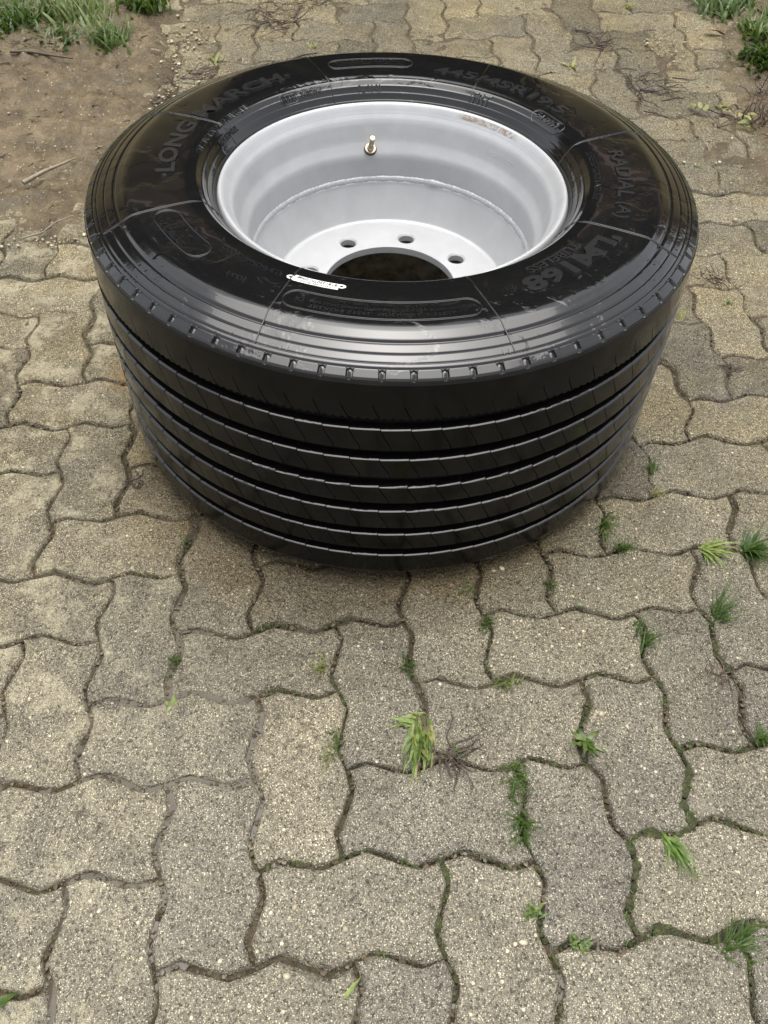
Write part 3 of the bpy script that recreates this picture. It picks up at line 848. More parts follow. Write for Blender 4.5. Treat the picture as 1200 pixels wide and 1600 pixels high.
# welded seat of the disc: a ropey bead
V = []
secs = 9
for a_ in range(720):
    az = a_ * PI / 360
    rp = 0.0003 * math.sin(az * 150 + 2.0 * math.sin(az * 9)) + 0.0004 * math.sin(az * 41 + math.sin(az * 13))
    blob = 0.0022 * math.exp(-((az - R(66)) / 0.05) ** 2)
    for s_ in range(secs):
        th = -0.35 + (PI * 0.75) * s_ / (secs - 1)
        r_ = 0.2242 - (0.0062 + rp * math.sin(th) + blob) * math.sin(th) * 1.0 ; z_ = 0.2905 + (0.0068 + rp + blob) * math.cos(th)
        V.append((r_ * math.cos(az), r_ * math.sin(az), z_))
mesh_obj('weld_bead', V, grid_faces(720, secs, True, True), M_WELD, rim)
# dished disc with eight bolt holes
cup = catmull([(0.2226, 0.2900), (0.2182, 0.2885), (0.2165, 0.2820), (0.2120, 0.2700), (0.2060, 0.2560), (0.2000, 0.2430), (0.1955, 0.2340), (0.1925, 0.2292), (0.1885, 0.2272), (0.1840, 0.2265), (0.1800, 0.2264)], 6)
under = [(0.1800, 0.2134), (0.1890, 0.2134), (0.1990, 0.219), (0.2110, 0.238), (0.2224, 0.26)]
V, F = lathe(cup, NR)
V = V.tolist()
b = len(V)
v2, f2 = lathe(under, NR)
V += v2.tolist(); F = F + [tuple(b + q for q in f) for f in f2]
ZT, ZB = 0.2264, 0.2134
RO, RI, RP = 0.1800, 0.1105, 0.1395
A0 = 116.8
for s_ in range(8):
    ac = R(A0 - 45 * s_) + R((0, 1.1, 2.4, 2, 1, 0, 0, 0)[s_])
    half = PI / 8; mid_ = R(A0 - 45 * s_)
    bx, by = RP * math.cos(ac), RP * math.sin(ac)
    sector = [(RO, -half + 2 * half * q / 16) for q in range(16)] + [(RO - (RO - RI) * q / 12, half) for q in range(12)] + [(RI, half - 2 * half * q / 16) for q in range(16)] + [(RI + (RO - RI) * q / 12, -half) for q in range(12)]
    m_ = len(sector)
    B = [(r_ * math.cos(mid_ + t), r_ * math.sin(mid_ + t)) for r_, t in sector]
    b = len(V)
    ang = [math.atan2(y - by, x - bx) for x, y in B]
    for r_, z in ((None, ZT), (0.0162, ZT), (0.0157, ZT - 0.0004), (0.0134, ZT - 0.0030), (0.0132, ZB), (None, ZB)):
        for (x, y), t in zip(B, ang):
            V.append((x, y, z) if r_ is None else (bx + r_ * math.cos(t), by + r_ * math.sin(t), z))
    for k_ in range(5):
        for q in range(m_):
            c_ = (q + 1) % m_
            F.append((b + k_ * m_ + q, b + k_ * m_ + c_, b + (k_ + 1) * m_ + c_, b + (k_ + 1) * m_ + q))
# inner wall of the hub bore
b = len(V)
v2, f2 = lathe([(RI, ZT), (RI - 0.0009, ZT - 0.0008), (RI - 0.0011, ZB + 0.0006), (RI, ZB)], NR)
V += v2.tolist(); F += [tuple(b + q for q in f) for f in f2]
mesh_obj('wheel_disc', V, F, M_RIM, rim, True, 35)
# embossed size on the inner barrel wall
v_, f_ = res[-2]
x = (v_[:, 0] - v_[:, 0].min()) / np.ptp(v_[:, 0]); y = (v_[:, 1] - v_[:, 1].min()) / np.ptp(v_[:, 1])
out = []
for k_ in range(len(v_)):
    z_ = 0.3660 + 0.0080 * y[k_]; r_ = float(np.interp(z_, barrel[::-1, 1], barrel[::-1, 0]))
    r_ += 0.0005 if v_[k_, 2] < 0 else -0.0004
    az = R(43 - 15 * x[k_]); out.append((r_ * math.cos(az), r_ * math.sin(az), z_))
mesh_obj('size_stamp', out, f_, M_RIM, rim, False)
# tyre valve on the drop of the barrel
va = R(94.5)
base_r = 0.2275; base_z = 0.3435
dirv = Vector((-0.62 * math.cos(va), -0.62 * math.sin(va), 0.785)).normalized()
def lathe_on(name, prof, mat, parent, n=24):
    V, F = lathe(prof, n)
    q = dirv.to_track_quat('Z', 'Y').to_matrix()
    o_ = Vector((base_r * math.cos(va), base_r * math.sin(va), base_z))
    V = [tuple(q @ Vector(v) + o_) for v in V]
    return mesh_obj(name, V, F, mat, parent, True, 35)
valve = lathe_on('valve_stem', [(0.0001, 0.0030), (0.0058, 0.0030), (0.0060, 0.0080), (0.0052, 0.0095), (0.0042, 0.0100), (0.0040, 0.0230), (0.0036, 0.0238), (0.0034, 0.0300), (0.0041, 0.0306), (0.0043, 0.0312), (0.0043, 0.0400), (0.0040, 0.0408), (0.0022, 0.0410), (0.0018, 0.0396), (0.0001, 0.0396)], M_BRASS, wheel)
lathe_on('grommet', [(0.0001, -0.002), (0.0108, -0.002), (0.0112, 0.0005), (0.0104, 0.0022), (0.0001, 0.0024)], M_GROMMET, valve)
lathe_on('washer', [(0.0040, 0.0022), (0.0092, 0.0022), (0.0094, 0.0036), (0.0088, 0.0042), (0.0040, 0.0042)], M_BRASS, valve)

# ------------------------------------------------------------------ plants in the joints and at the edges
def zg(x, y, lift=0.0): return float(rise(x, y)) + lift

def blade_geo(V, F, rnd, base, az, L, w, tilt, droop, segs=5, shape='grass', twist=0.0):
    """one leaf: a folded strip leaving the base at angle tilt from the ground, sagging by droop"""
    x, y, z = base
    dirx, diry = math.cos(az), math.sin(az)
    sx, sy = -diry, dirx
    b = len(V); el = tilt; px, py, pz = x, y, z
    st = L / segs
    for k in range(segs + 1):
        t = k / segs
        if shape == 'grass': ww = w * (1 - t ** 2.2) * (0.75 + 0.5 * math.sin(PI * min(1, t * 1.6 + .15)))
        else: ww = w * (math.sin(PI * (0.06 + 0.94 * t) ** 0.8) * (0.95 + .1 * math.sin(t * 17 + az)) + 0.06)
        ww = max(ww, 0.0002)
        sag = 0.22 * ww
        rx, ry = sx * math.cos(twist * t), sy * math.cos(twist * t); rz = math.sin(twist * t)
        V.append((px + rx * ww, py + ry * ww, pz + rz * ww + sag)); V.append((px, py, pz)); V.append((px - rx * ww, py - ry * ww, pz - rz * ww + sag))
        el2 = el
        jx = jy = 0.0
        if shape == 'leaf': jx, jy = rnd.gauss(0, .022 * L), rnd.gauss(0, .022 * L); el += rnd.gauss(0, .18); twist += rnd.gauss(0, .3)
        px += dirx * st * math.cos(el2) + jx; py += diry * st * math.cos(el2) + jy; pz += st * math.sin(el2)
        el -= droop / segs * (0.6 + 0.8 * t)
        lim = zg(px, py, 0.0015)
        if pz < lim: pz = lim; el = max(el, 0.02)
    for k in range(segs):
        a = b + 3 * k
        F.append((a, a + 1, a + 4, a + 3)); F.append((a + 1, a + 2, a + 5, a + 4))

def tuft_mesh(pos, n, L, spread, seed, w=0.0016, az=None, azw=PI, tilt=(0.5, 1.3), droop=(0.4, 1.4), shape='grass', elong=(0, 0), segs=5, zl=-0.002):
    rnd = random.Random(seed); V, F = [], []
    if shape == 'grass': n = int(n * 1.7); w = w * 0.80
    for _ in range(n):
        t = rnd.uniform(-1, 1)
        bx = pos[0] + elong[0] * t + rnd.gauss(0, spread); by = pos[1] + elong[1] * t + rnd.gauss(0, spread)
        a = rnd.uniform(-PI, PI) if az is None else az + rnd.gauss(0, azw)
        l_ = L * (0.3 + 0.85 * rnd.random() ** 0.8)
        blade_geo(V, F, rnd, (bx, by, zg(bx, by, zl)), a, l_, w * rnd.uniform(0.6, 1.2), rnd.uniform(*tilt), rnd.uniform(*droop), segs, shape, rnd.uniform(-.5, .5))
    return V, F

def tuft(name, label, cat, pos, n, L, spread=0.004, seed=1, mat=None, group=None, **kw):
    V, F = tuft_mesh(pos, n, L, spread, seed, **kw)
    c = np.array((pos[0], pos[1], zg(*pos)))
    o = mesh_obj(name, np.array(V) - c, F, mat or M_GRASS); o.location = c
    return tag(o, label, cat, group)

def tube_geo(V, F, P, r0, r1, n=5):
    P = [Vector(p) for p in P]; b = len(V)
    for k, p in enumerate(P):
        t = (P[min(k + 1, len(P) - 1)] - P[max(k - 1, 0)]).normalized()
        a = t.orthogonal().normalized(); c = t.cross(a)
        r = r0 + (r1 - r0) * k / (len(P) - 1)
        for q in range(n):
            th = 2 * PI * q / n
            V.append(tuple(p + a * (r * math.cos(th)) + c * (r * math.sin(th))))
    for k in range(len(P) - 1):
        for q in range(n):
            F.append((b + k * n + q, b + k * n + (q + 1) % n, b + (k + 1) * n + (q + 1) % n, b + (k + 1) * n + q))

def wander(rnd, x, y, z, az, el, L, segs=7, wob=0.35, fall=0.0):
    P = [(x, y, z)]
    for _ in range(segs):
        az += rnd.gauss(0, wob); el += rnd.gauss(0, wob * .5) - fall
        x += L / segs * math.cos(az) * math.cos(el); y += L / segs * math.sin(az) * math.cos(el)
        z = max(z + L / segs * math.sin(el), zg(x, y, 0.001)); P.append((x, y, z))
    return P

def bundle(name, label, cat, pos, n, L, seed, mat, spread=0.006, r=0.0009, az=None, azw=0.6, el=(0, .5), group=None, wob=0.35):
    rnd = random.Random(seed); V, F = [], []
    for _ in range(n):
        a = rnd.uniform(-PI, PI) if az is None else az + rnd.gauss(0, azw)
        bx, by = pos[0] + rnd.gauss(0, spread), pos[1] + rnd.gauss(0, spread)
        tube_geo(V, F, wander(rnd, bx, by, zg(bx, by, 0.001), a, rnd.uniform(*el), L * rnd.uniform(.4, 1.1), 7, wob, 0.06), r * rnd.uniform(.7, 1.3), r * 0.35)
    c = np.array((pos[0], pos[1], zg(*pos)))
    o = mesh_obj(name, np.array(V) - c, F, mat); o.location = c
    return tag(o, label, cat, group)

GT, WD, RB = 'grass tufts sprouting from the paving joints', 'weeds growing in the paving joints', 'bundles of dead roots on the paving'
DOWN = -PI / 2
# --- weeds in the middle foreground
w_ = empty('limp_weed', (0.452, -0.045, 0)); tag(w_, 'limp pale green leafy weed lying flat on the stones in front of the tyre', 'weed', WD)
for sd, az, n_, L_, mt in ((1, DOWN - 0.33, 20, 0.092, M_PALE), (2, DOWN - 0.03, 9, 0.080, M_DRY), (3, PI + 0.12, 9, 0.046, M_PALE), (4, DOWN - 0.30, 12, 0.085, M_GRASS)):
    V, F = tuft_mesh((0, 0), n_, L_, 0.007, 40 + sd, w=0.0036, az=az, azw=0.13, tilt=(0.08, 0.28), droop=(0.3, 0.9), shape='leaf', segs=8)
    mesh_obj('leaf_bunch', V, F, mt, w_)
V, F = [], []; rnd = random.Random(4)
for q in range(5): tube_geo(V, F, wander(rnd, rnd.gauss(0, .004), 0.004 + rnd.gauss(0, .004), 0.004, DOWN + rnd.gauss(0, .35), 0.1, 0.085, 7, .12, .05), 0.0013, 0.0005)
mesh_obj('stem', V, F, M_TWIG, w_)
w_ = empty('withered_weed', (0.484, -0.100, 0)); tag(w_, 'withered dark purple brown weed with spidery stems right of the limp pale weed', 'weed', WD)
V, F = [], []; rnd = random.Random(9)
for q in range(34): tube_geo(V, F, wander(rnd, rnd.gauss(0, .007), rnd.gauss(0, .005), 0.002, rnd.choice([DOWN, DOWN, 0.1, PI - .1, 0.3, DOWN - .5]) + rnd.gauss(0, .45), rnd.uniform(.05, .5), rnd.uniform(.02, .062), 7, .25, .07), 0.0013, 0.0005)
mesh_obj('stem', V, F, M_DARKW, w_)
V, F = tuft_mesh((0.002, 0.004), 7, 0.034, 0.004, 12, w=0.0014, tilt=(.5, 1.2)); mesh_obj('green_shoot', V, F, M_GRASS, w_)
w_ = empty('leafy_weed', (0.669, -0.096, 0)); tag(w_, 'small bright green weed with a rosette of toothed leaves in a joint at centre right', 'weed', WD)
rnd = random.Random(3)
for q, a in enumerate((2.9, 2.4, -2.9, -2.7, -2.0, -1.8, -1.5, -1.2, -1.05, -0.7, -0.5, 0.5, 1.8, -1.6, -0.9)):
    V, F = [], []
    blade_geo(V, F, rnd, (rnd.gauss(0, .003), rnd.gauss(0, .003), 0.002), a, rnd.uniform(.014, .034), rnd.uniform(.0024, .0042), rnd.uniform(.3, .6), rnd.uniform(.4, 1.0), 7, 'leaf')
    mesh_obj('leaf', V, F, M_GRASS, w_)

# --- grass tufts one by one
T_ = [
 ('spiky dark green tuft leaning right, standing alone right of the tyre', (0.914, 0.090), 26, .058, dict(az=.35, azw=.75, tilt=(.5, 1.1), w=.0016)),
 ('tuft of limp pale green blades beside a joint corner at the right edge', (0.935, 0.215), 22, .060, dict(az=-.9, azw=.55, tilt=(.25, .8), w=.0026, mat=M_PALE)),
 ('thick green tuft with broad blades at the far right edge below the tyre', (1.006, 0.208), 36, .058, dict(az=-.3, azw=.9, tilt=(.35, 1.0), w=.0024)),
 ('long green tuft filling an upright joint right of the withered weed', (0.562, -0.142), 34, .034, dict(az=-1.2, azw=1.2, elong=(.006, .026), w=.0013)),
 ('dense tuft of fine blades just below the long tuft in the same joint', (0.561, -0.197), 30, .040, dict(az=-1.7, azw=.8, elong=(.004, .015), w=.0014)),
 ('upright grass tuft in a joint midway between the rosette weed and the tyre', (0.790, 0.060), 26, .036, dict(az=-.6, azw=1.1, elong=(.002, .02), w=.0015)),
 ('pale green tuft lying over the moss in the lower right joint', (0.741, -0.226), 20, .058, dict(az=-1.2, azw=.35, tilt=(.2, .6), w=.0019, mat=M_PALE)),
 ('bright green clump at the joint corner closest to the right side of the tyre', (0.803, 0.226), 34, .030, dict(az=-.8, azw=1.2, w=.0014)),
 ('loose tuft strung along the joint just right of the tyre bottom', (0.788, 0.279), 22, .036, dict(az=-1.2, azw=.6, elong=(.008, .018), tilt=(.3, .9), w=.0015)),
 ('small yellow green tuft on the paving left of centre below the tyre', (0.320, 0.043), 13, .026, dict(az=-2.6, azw=.9, w=.0012, mat=M_DRY)),
 ('narrow tuft in an upright joint at the centre below the tyre', (0.441, 0.038), 16, .030, dict(az=-1.8, azw=.7, elong=(.001, .012), w=.0014)),
 ('tiny green tuft in the joint right below the tyre', (0.548, 0.163), 11, .022, dict(az=-2.4, azw=.9, elong=(.004, .01), w=.0014)),
 ('small tuft at a joint corner between the tyre and the leafy weed', (0.560, 0.098), 14, .022, dict(az=-.9, azw=1.2, elong=(.005, .01), w=.0015)),
 ('green tuft on the level joint above the limp pale weed', (0.575, 0.002), 20, .025, dict(az=-1.2, azw=1.3, elong=(.012, .002), w=.0013)),
 ('small tuft of mixed blades left of the limp pale weed', (0.330, -0.062), 14, .022, dict(az=-1.7, azw=1.0, elong=(.003, .012), w=.0014)),
 ('olive tuft just below the small mixed tuft left of the limp weed', (0.325, -0.086), 12, .026, dict(az=-2.2, azw=.7, w=.0012, mat=M_DRY)),
 ('green tuft at the right edge in a mossy joint', (0.908, -0.105), 26, .030, dict(az=-.3, azw=1.0, w=.0018)),
 ('ragged tuft growing out of moss in the lower right corner', (0.783, -0.352), 30, .038, dict(az=.5, azw=.8, elong=(.02, .008), w=.0014)),
 ('tiny clover like sprout in the mossy joint at the bottom right', (0.604, -0.338), 26, .012, dict(shape='leaf', w=.0022, tilt=(.2, .7))),
 ('tiny leafy sprout in the joint above the clover like sprout', (0.556, -0.301), 24, .014, dict(shape='leaf', w=.0018, tilt=(.2, .8))),
 ('thin dark tuft in the joint left of centre', (0.108, 0.072), 12, .020, dict(az=-1.8, azw=.8, w=.0012)),
 ('pair of tiny pale leaves on a level joint at the left', (0.112, 0.000), 4, .014, dict(shape='leaf', w=.0030, tilt=(.1, .6), mat=M_PALE)),
 ('small upright tuft beside the right hand side of the tyre', (0.902, 0.391), 14, .028, dict(az=1.4, azw=.6, tilt=(.7, 1.3), w=.0013)),
 ('yellowish sprout below the small upright tuft beside the tyre', (0.888, 0.332), 10, .022, dict(az=-.3, azw=1.0, w=.0016, mat=M_DRY)),
 ('short tuft in the joint just below the tyre at centre right', (0.672, 0.168), 12, .020, dict(az=-1.4, azw=.8, w=.0013)),
 ('single split grass blade on the stones upper right of the tyre', (1.272, 1.350), 4, .045, dict(az=-.6, azw=.3, tilt=(.1, .4), w=.0028)),
 ('tiny sprout against the right flank of the tyre', (1.083, 0.800), 7, .020, dict(az=1.3, azw=.5, tilt=(.7, 1.3), w=.0016, mat=M_DRY)),
 ('small pale sprout in the joint far right beyond the tyre', (1.199, 0.842), 9, .020, dict(w=.0018)),
 ('tiny sprout on the far paving above the tyre centre', (0.355, 1.965), 8, .032, dict(az=1.5, azw=.7, w=.0022, mat=M_DRY)),
 ('small rosette of yellow leaves on the far paving at upper left', (0.088, 1.905), 10, .040, dict(shape='leaf', w=.0045, tilt=(.2, .7), mat=M_DRY)),
 ('mossy sprout in the far joint right above the tyre', (0.735, 1.745), 16, .026, dict(elong=(.010, .03), w=.0018)),
 ('yellow leaf sprout in the far joint above the right shoulder of the tyre', (1.075, 1.835), 9, .034, dict(shape='leaf', w=.0040, tilt=(.2, .7), mat=M_DRY)),
 ('pale sprout on far paving near the right hand mud', (1.315, 2.165), 10, .034, dict(w=.0026, mat=M_DRY)),
]
for k_, (lb, ps, n_, L_, kw) in enumerate(T_):
    kw = dict(kw); mt = kw.pop('mat', None)
    tuft('grass_tuft', lb, 'grass tuft', ps, n_, L_, seed=100 + k_, mat=mt, group=GT, **kw)

# --- grass at the two far corners
E_ = [
 ('long bladed clump standing foremost on the left mud', (-0.200, 1.985), 78, 0.089, dict(az=2.2, azw=.9, tilt=(.7, 1.35), w=.0056, spread=.022)),
 ('low sprawling clump just left of the foremost clump on the left mud', (-0.345, 2.000), 59, 0.062, dict(az=.6, azw=1.2, tilt=(.3, 1.0), w=.0056, spread=.03)),
 ('tall pointed clump at the top left behind the foremost clump', (-0.300, 2.150), 104, 0.098, dict(az=1.9, azw=.8, tilt=(.7, 1.3), w=.0056, spread=.04)),
 ('dense round clump at the top edge, rightmost of the left hand grass', (-0.135, 2.235), 117, 0.078, dict(tilt=(.6, 1.35), w=.0056, spread=.035)),
 ('bushy clump at the top left corner of the yard', (-0.480, 2.100), 143, 0.086, dict(tilt=(.5, 1.3), w=.0058, spread=.055)),
 ('short green clump at the left edge where grass meets mud', (-0.580, 1.965), 78, 0.059, dict(tilt=(.4, 1.2), w=.0056, spread=.04)),
 ('upright fine clump, uppermost of the right hand grass', (1.600, 2.145), 117, 0.086, dict(az=1.3, azw=.8, tilt=(.6, 1.3), w=.0054, spread=.035)),
 ('spreading clump hanging over the mud at the right edge', (1.640, 1.845), 117, 0.078, dict(az=-1.9, azw=1.0, tilt=(.4, 1.1), w=.0054, spread=.04)),
 ('thin clump between the two larger clumps at the right edge', (1.660, 1.985), 78, 0.072, dict(tilt=(.5, 1.2), w=.0054, spread=.03)),
 ('yellowish sparse clump at the right edge below the spreading clump', (1.655, 1.640), 31, 0.066, dict(tilt=(.4, 1.1), w=.0054, spread=.02, mat=M_DRY)),
]
for k_, (lb, ps, n_, L_, kw) in enumerate(E_):
    kw = dict(kw); mt = kw.pop('mat', None)
    tuft('grass_clump', lb, 'grass clump', ps, n_, L_, seed=300 + k_, mat=mt, group='grass clumps on the mud at the far corners', zl=0.004, **kw)
V, F = [], []
rnd = random.Random(77)
for _ in range(2600):
    s_ = rnd.random()
    x_, y_ = (rnd.uniform(-1.6, -0.35), rnd.uniform(2.02, 2.9)) if s_ < .6 else (rnd.uniform(1.66, 2.5), rnd.uniform(1.75, 2.9))
    if s_ < .6 and y_ < 2.02 + 0.5 * (x_ + .8) * 0.3: continue
    blade_geo(V, F, rnd, (x_, y_, zg(x_, y_, .004)), rnd.uniform(-PI, PI), rnd.uniform(.05, .11), .0036, rnd.uniform(.4, 1.3), rnd.uniform(.4, 1.5))
tag(mesh_obj('grass', V, F, M_GRASS), kind='stuff')

# --- dead roots, twigs, leaves
B_ = [
 ('root_bundle', 'dark matted root bundle on the far paving above the tyre, left of centre', 'dead roots', (0.262, 2.120), 46, .12, 5, M_TWIG, dict(az=PI - .1, azw=.8, spread=.035, r=.0016, el=(0, .5))),
 ('root_bundle', 'small dark root tangle at the very top edge of the paving', 'dead roots', (0.372, 2.235), 22, .07, 6, M_TWIG, dict(spread=.02, r=.0014)),
 ('root_bundle', 'flat dark root mat in a joint at upper left of the tyre', 'dead roots', (0.030, 1.820), 34, .10, 7, M_TWIG, dict(az=0.0, azw=.5, spread=.03, r=.0015, el=(0, .2))),
 ('root_bundle', 'brown root tangle on the mud edge against the upper left of the tyre', 'dead roots', (-0.035, 1.715), 30, .10, 8, M_TWIG, dict(spread=.028, r=.0015)),
 ('root_bundle', 'spidery root star with long arms on the far right paving', 'dead roots', (1.180, 1.945), 16, .13, 9, M_DARKW, dict(spread=.012, r=.0018, wob=.2, el=(0, .25))),
 ('root_bundle', 'long low string of roots across the paving below the root star', 'dead roots', (1.250, 1.735), 36, .12, 10, M_DARKW, dict(az=0.1, azw=1.4, spread=.05, r=.0014, el=(0, .25))),
 ('root_bundle', 'dry reddish roots spreading in a joint at the right edge below the tyre', 'dead roots', (0.886, -0.006), 26, .060, 11, M_TWIG, dict(spread=.008, r=.0009, wob=.22, el=(0, .25))),
 ('root_bundle', 'dark purple root knot in a joint right of the tyre', 'dead roots', (1.128, 0.640), 26, .030, 12, M_DARKW, dict(spread=.009, r=.0009)),
 ('root_bundle', 'dark root knot near the right edge level with the top of the tread', 'dead roots', (1.196, 0.930), 26, .045, 13, M_DARKW, dict(spread=.014, r=.0010)),
 ('root_bundle', 'small brown root knot in a joint at the left beside the lower tyre', 'dead roots', (0.018, 0.420), 18, .028, 14, M_DARKW, dict(spread=.008, r=.0009)),
 ('root_bundle', 'thin dark twiglets stuck on the paving left of the tyre', 'dead roots', (-0.045, 0.820), 9, .030, 15, M_DARKW, dict(spread=.006, r=.0008)),
 ('withered_plant', 'brown withered plant with upright stems on the right hand mud', 'weed', (1.500, 1.535), 36, .10, 16, M_TWIG, dict(spread=.03, r=.0018, el=(.2, 1.2))),
 ('withered_plant', 'dead curled stems at the right edge above the withered plant', 'weed', (1.590, 1.640), 30, .09, 17, M_DARKW, dict(spread=.03, r=.0016, el=(.1, 1.0))),
 ('root_bundle', 'small splayed root knot on the left mud near the tyre', 'dead roots', (-0.115, 1.470), 14, .050, 18, M_DARKW, dict(spread=.008, r=.0011)),
 ('root_bundle', 'tiny dark root knot alone on the open mud at far left', 'dead roots', (-0.420, 1.460), 12, .035, 19, M_DARKW, dict(spread=.006, r=.0011)),
]
for nm, lb, ct, ps, n_, L_, sd, mt, kw in B_:
    bundle(nm, lb, ct, ps, n_, L_, sd, mt, group=RB if ct == 'dead roots' else None, **kw)
w_ = empty('yellowing_weed', (1.395, 1.520, zg(1.395, 1.52))); tag(w_, 'thin weed with yellowing leaves growing at the edge of the right hand mud', 'weed')
rnd = random.Random(21); V, F = [], []
for a, L_ in ((2.0, .09), (.4, .10), (-.4, .07), (1.2, .11)):
    P = wander(rnd, 0, 0, 0.002, a, .5, L_, 6, .2, .12); tube_geo(V, F, P, .0016, .0008)
    V2, F2 = [], []
    for q in range(3): blade_geo(V2, F2, rnd, P[-1 - q], a + rnd.gauss(0, .8), .028, .0065, .3, .8, 6, 'leaf')
    mesh_obj('leaf', V2, F2, M_DRY, w_)
mesh_obj('stem', V, F, M_TWIG, w_)
def stick(label, pts, r0, r1, mat, name='twig'):
    V, F = [], []
    P = [(x, y, zg(x, y, l)) for x, y, l in pts]
    c = np.array(P[0]); tube_geo(V, F, P, r0, r1, 6)
    o = mesh_obj(name, np.array(V) - c, F, mat); o.location = c
    tag(o, label, 'twig', 'twigs lying on the mud')
stick('long dark twig on the mud below the left hand grass', [(-0.46, 1.925, .024), (-0.40, 1.918, .026), (-0.345, 1.90, .025), (-0.29, 1.886, .024)], .0045, .0025, M_TWIG)
stick('pale forked driftwood twig on the mud left of the tyre', [(-0.330, 1.330, .020), (-0.285, 1.370, .024), (-0.255, 1.395, .023), (-0.225, 1.425, .021)], .0060, .0018, M_STICK)
stick('thin straight straw on the mud nearest the left flank of the tyre', [(-0.150, 1.365, .016), (-0.11, 1.372, .017), (-0.06, 1.378, .016)], .0016, .0010, M_STICK)
stick('bent grey straw on the paving at far left where the mud ends', [(-0.30, 1.130, .012), (-0.26, 1.150, .012), (-0.235, 1.185, .014), (-0.20, 1.205, .016)], .0022, .0012, M_STICK)
stick('dark short twig sunk in mud at the far left edge', [(-0.545, 1.865, .024), (-0.51, 1.905, .028), (-0.485, 1.925, .026)], .0060, .0040, M_TWIG)
stick('small black twig crossing the far joint above the tyre', [(0.300, 1.905, .003), (0.33, 1.925, .004), (0.37, 1.935, .003)], .0022, .0012, M_DARKW)
def leaf_thing(label, pos, az, L, w, mat, cat='leaf', tilt=.15, lift=.002):
    V, F = [], []; blade_geo(V, F, random.Random(1), (0, 0, zg(*pos) + lift), az, L, w, tilt, .5, 8, 'leaf')
    V = [(x, y, z - zg(*pos)) for x, y, z in V]
    o = mesh_obj('fallen_leaf', V, F, mat); o.location = (pos[0], pos[1], zg(*pos)); tag(o, label, cat)
leaf_thing('green leaf lying on the paving at the lower left edge', (-0.060, -0.352), .35, .032, .0060, M_GRASS)
leaf_thing('curled yellow green leaf in the joint at the bottom centre', (0.328, -0.372), .7, .026, .0030, M_PALE, tilt=.5)
leaf_thing('brown dead leaf at the foot of the right hand grass', (1.505, 2.000), -.3, .06, .012, M_DEADLEAF, lift=.012)
leaf_thing('tan dead leaf among the blades at the top left', (-0.235, 2.06), 1.2, .045, .012, M_DEADLEAF, lift=.03)

# --- moss cushions in the joints
ico = bmesh.new(); bmesh.ops.create_icosphere(ico, subdivisions=2, radius=1.0)
icoV = np.array([v.co[:] for v in ico.verts]); icoF = [tuple(v.index for v in f.verts) for f in ico.faces]; ico.free()
rsm = np.random.RandomState(31); mV, mF = [], []
def lump(x, y, r, hz, zoff):
    v = icoV * np.array((r * rsm.uniform(.8, 1.3), r * rsm.uniform(.8, 1.3), hz))
    nn = 1 + 0.9 * (N1.fbm(icoV[:, 0] * 1.3 + x * 90, icoV[:, 1] * 1.3 + y * 90 + icoV[:, 2], 2.2, 3) - .5)
    v = v * nn[:, None] + np.array((x, y, zg(x, y, zoff)))
    b = sum(len(q) for q in mV); mV.append(v); mF.extend(tuple(b + i for i in f) for f in icoF)
MOSSY = {((7, -2), (7, -1)): 1.0, ((6, -2), (7, -2)): .9, ((6, -3), (6, -2)): 1.0, ((7, -3), (6, -3)): .8, ((7, -2), (8, -2)): .75, ((8, -2), (9, -2)): .6, ((4, -3), (4, -2)): .9, ((7, -1), (7, 0)): .7,
         ((6, -1), (6, 0)): .6, ((5, -3), (5, -2)): .5, ((5, -2), (5, -1)): .5, ((5, -3), (6, -3)): .5, ((7, 0), (7, 1)): .5, ((8, 0), (8, 1)): .8, ((3, -2), (4, -2)): .55, ((2, -2), (3, -2)): .35, ((4, -2), (5, -2)): .5,
         ((7, -4), (7, -3)): .7, ((7, -3), (8, -3)): .8, ((8, -3), (8, -4)): .9, ((8, -1), (9, -1)): .7, ((7, -1), (8, -1)): .5, ((2, 0), (3, 0)): .6, ((2, 1), (3, 1)): .45, ((3, 0), (3, -1)): .4, ((5, -4), (5, -3)): .4, ((4, -4), (4, -3)): .35,
         ((3, -3), (4, -3)): .3, ((0, 2), (1, 2)): .25, ((1, 2), (1, 3)): .35, ((1, 1), (1, 0)): .25, ((6, 0), (7, 0)): .3, ((4, 0), (5, 0)): .2, ((6, 1), (7, 1)): .25, ((5, 0), (5, 1)): .35, ((8, -2), (8, -1)): .4, ((5, 1), (6, 1)): .3, ((6, -1), (7, -1)): .25, ((5, -1), (6, -1)): .4}
for (a, b), dens in MOSSY.items():
    A, B = node(*a), node(*b); d = B - A; L_ = np.linalg.norm(d); nrm = np.array((-d[1], d[0])) / L_
    n_ = int(60 * dens)
    ph = rsm.rand() * 6
    for _ in range(n_):
        t = rsm.rand()
        if math.sin(t * 9 + ph) + .6 * math.sin(t * 23 + 2 * ph) < .75 - 1.6 * dens: continue
        p_ = A + d * t + nrm * float(wave(t)) + rsm.normal(0, .0021, 2)
        big = 1.0 + (1.0 if dens > .75 and rsm.rand() < .45 else 0)
        lump(p_[0], p_[1], (.0016 + .0036 * rsm.rand() ** 1.6) * big, rsm.uniform(.0020, .0042) * big ** .5, -.0046)
tag(mesh_obj('moss', np.vstack(mV), mF, M_MOSS), kind='stuff')

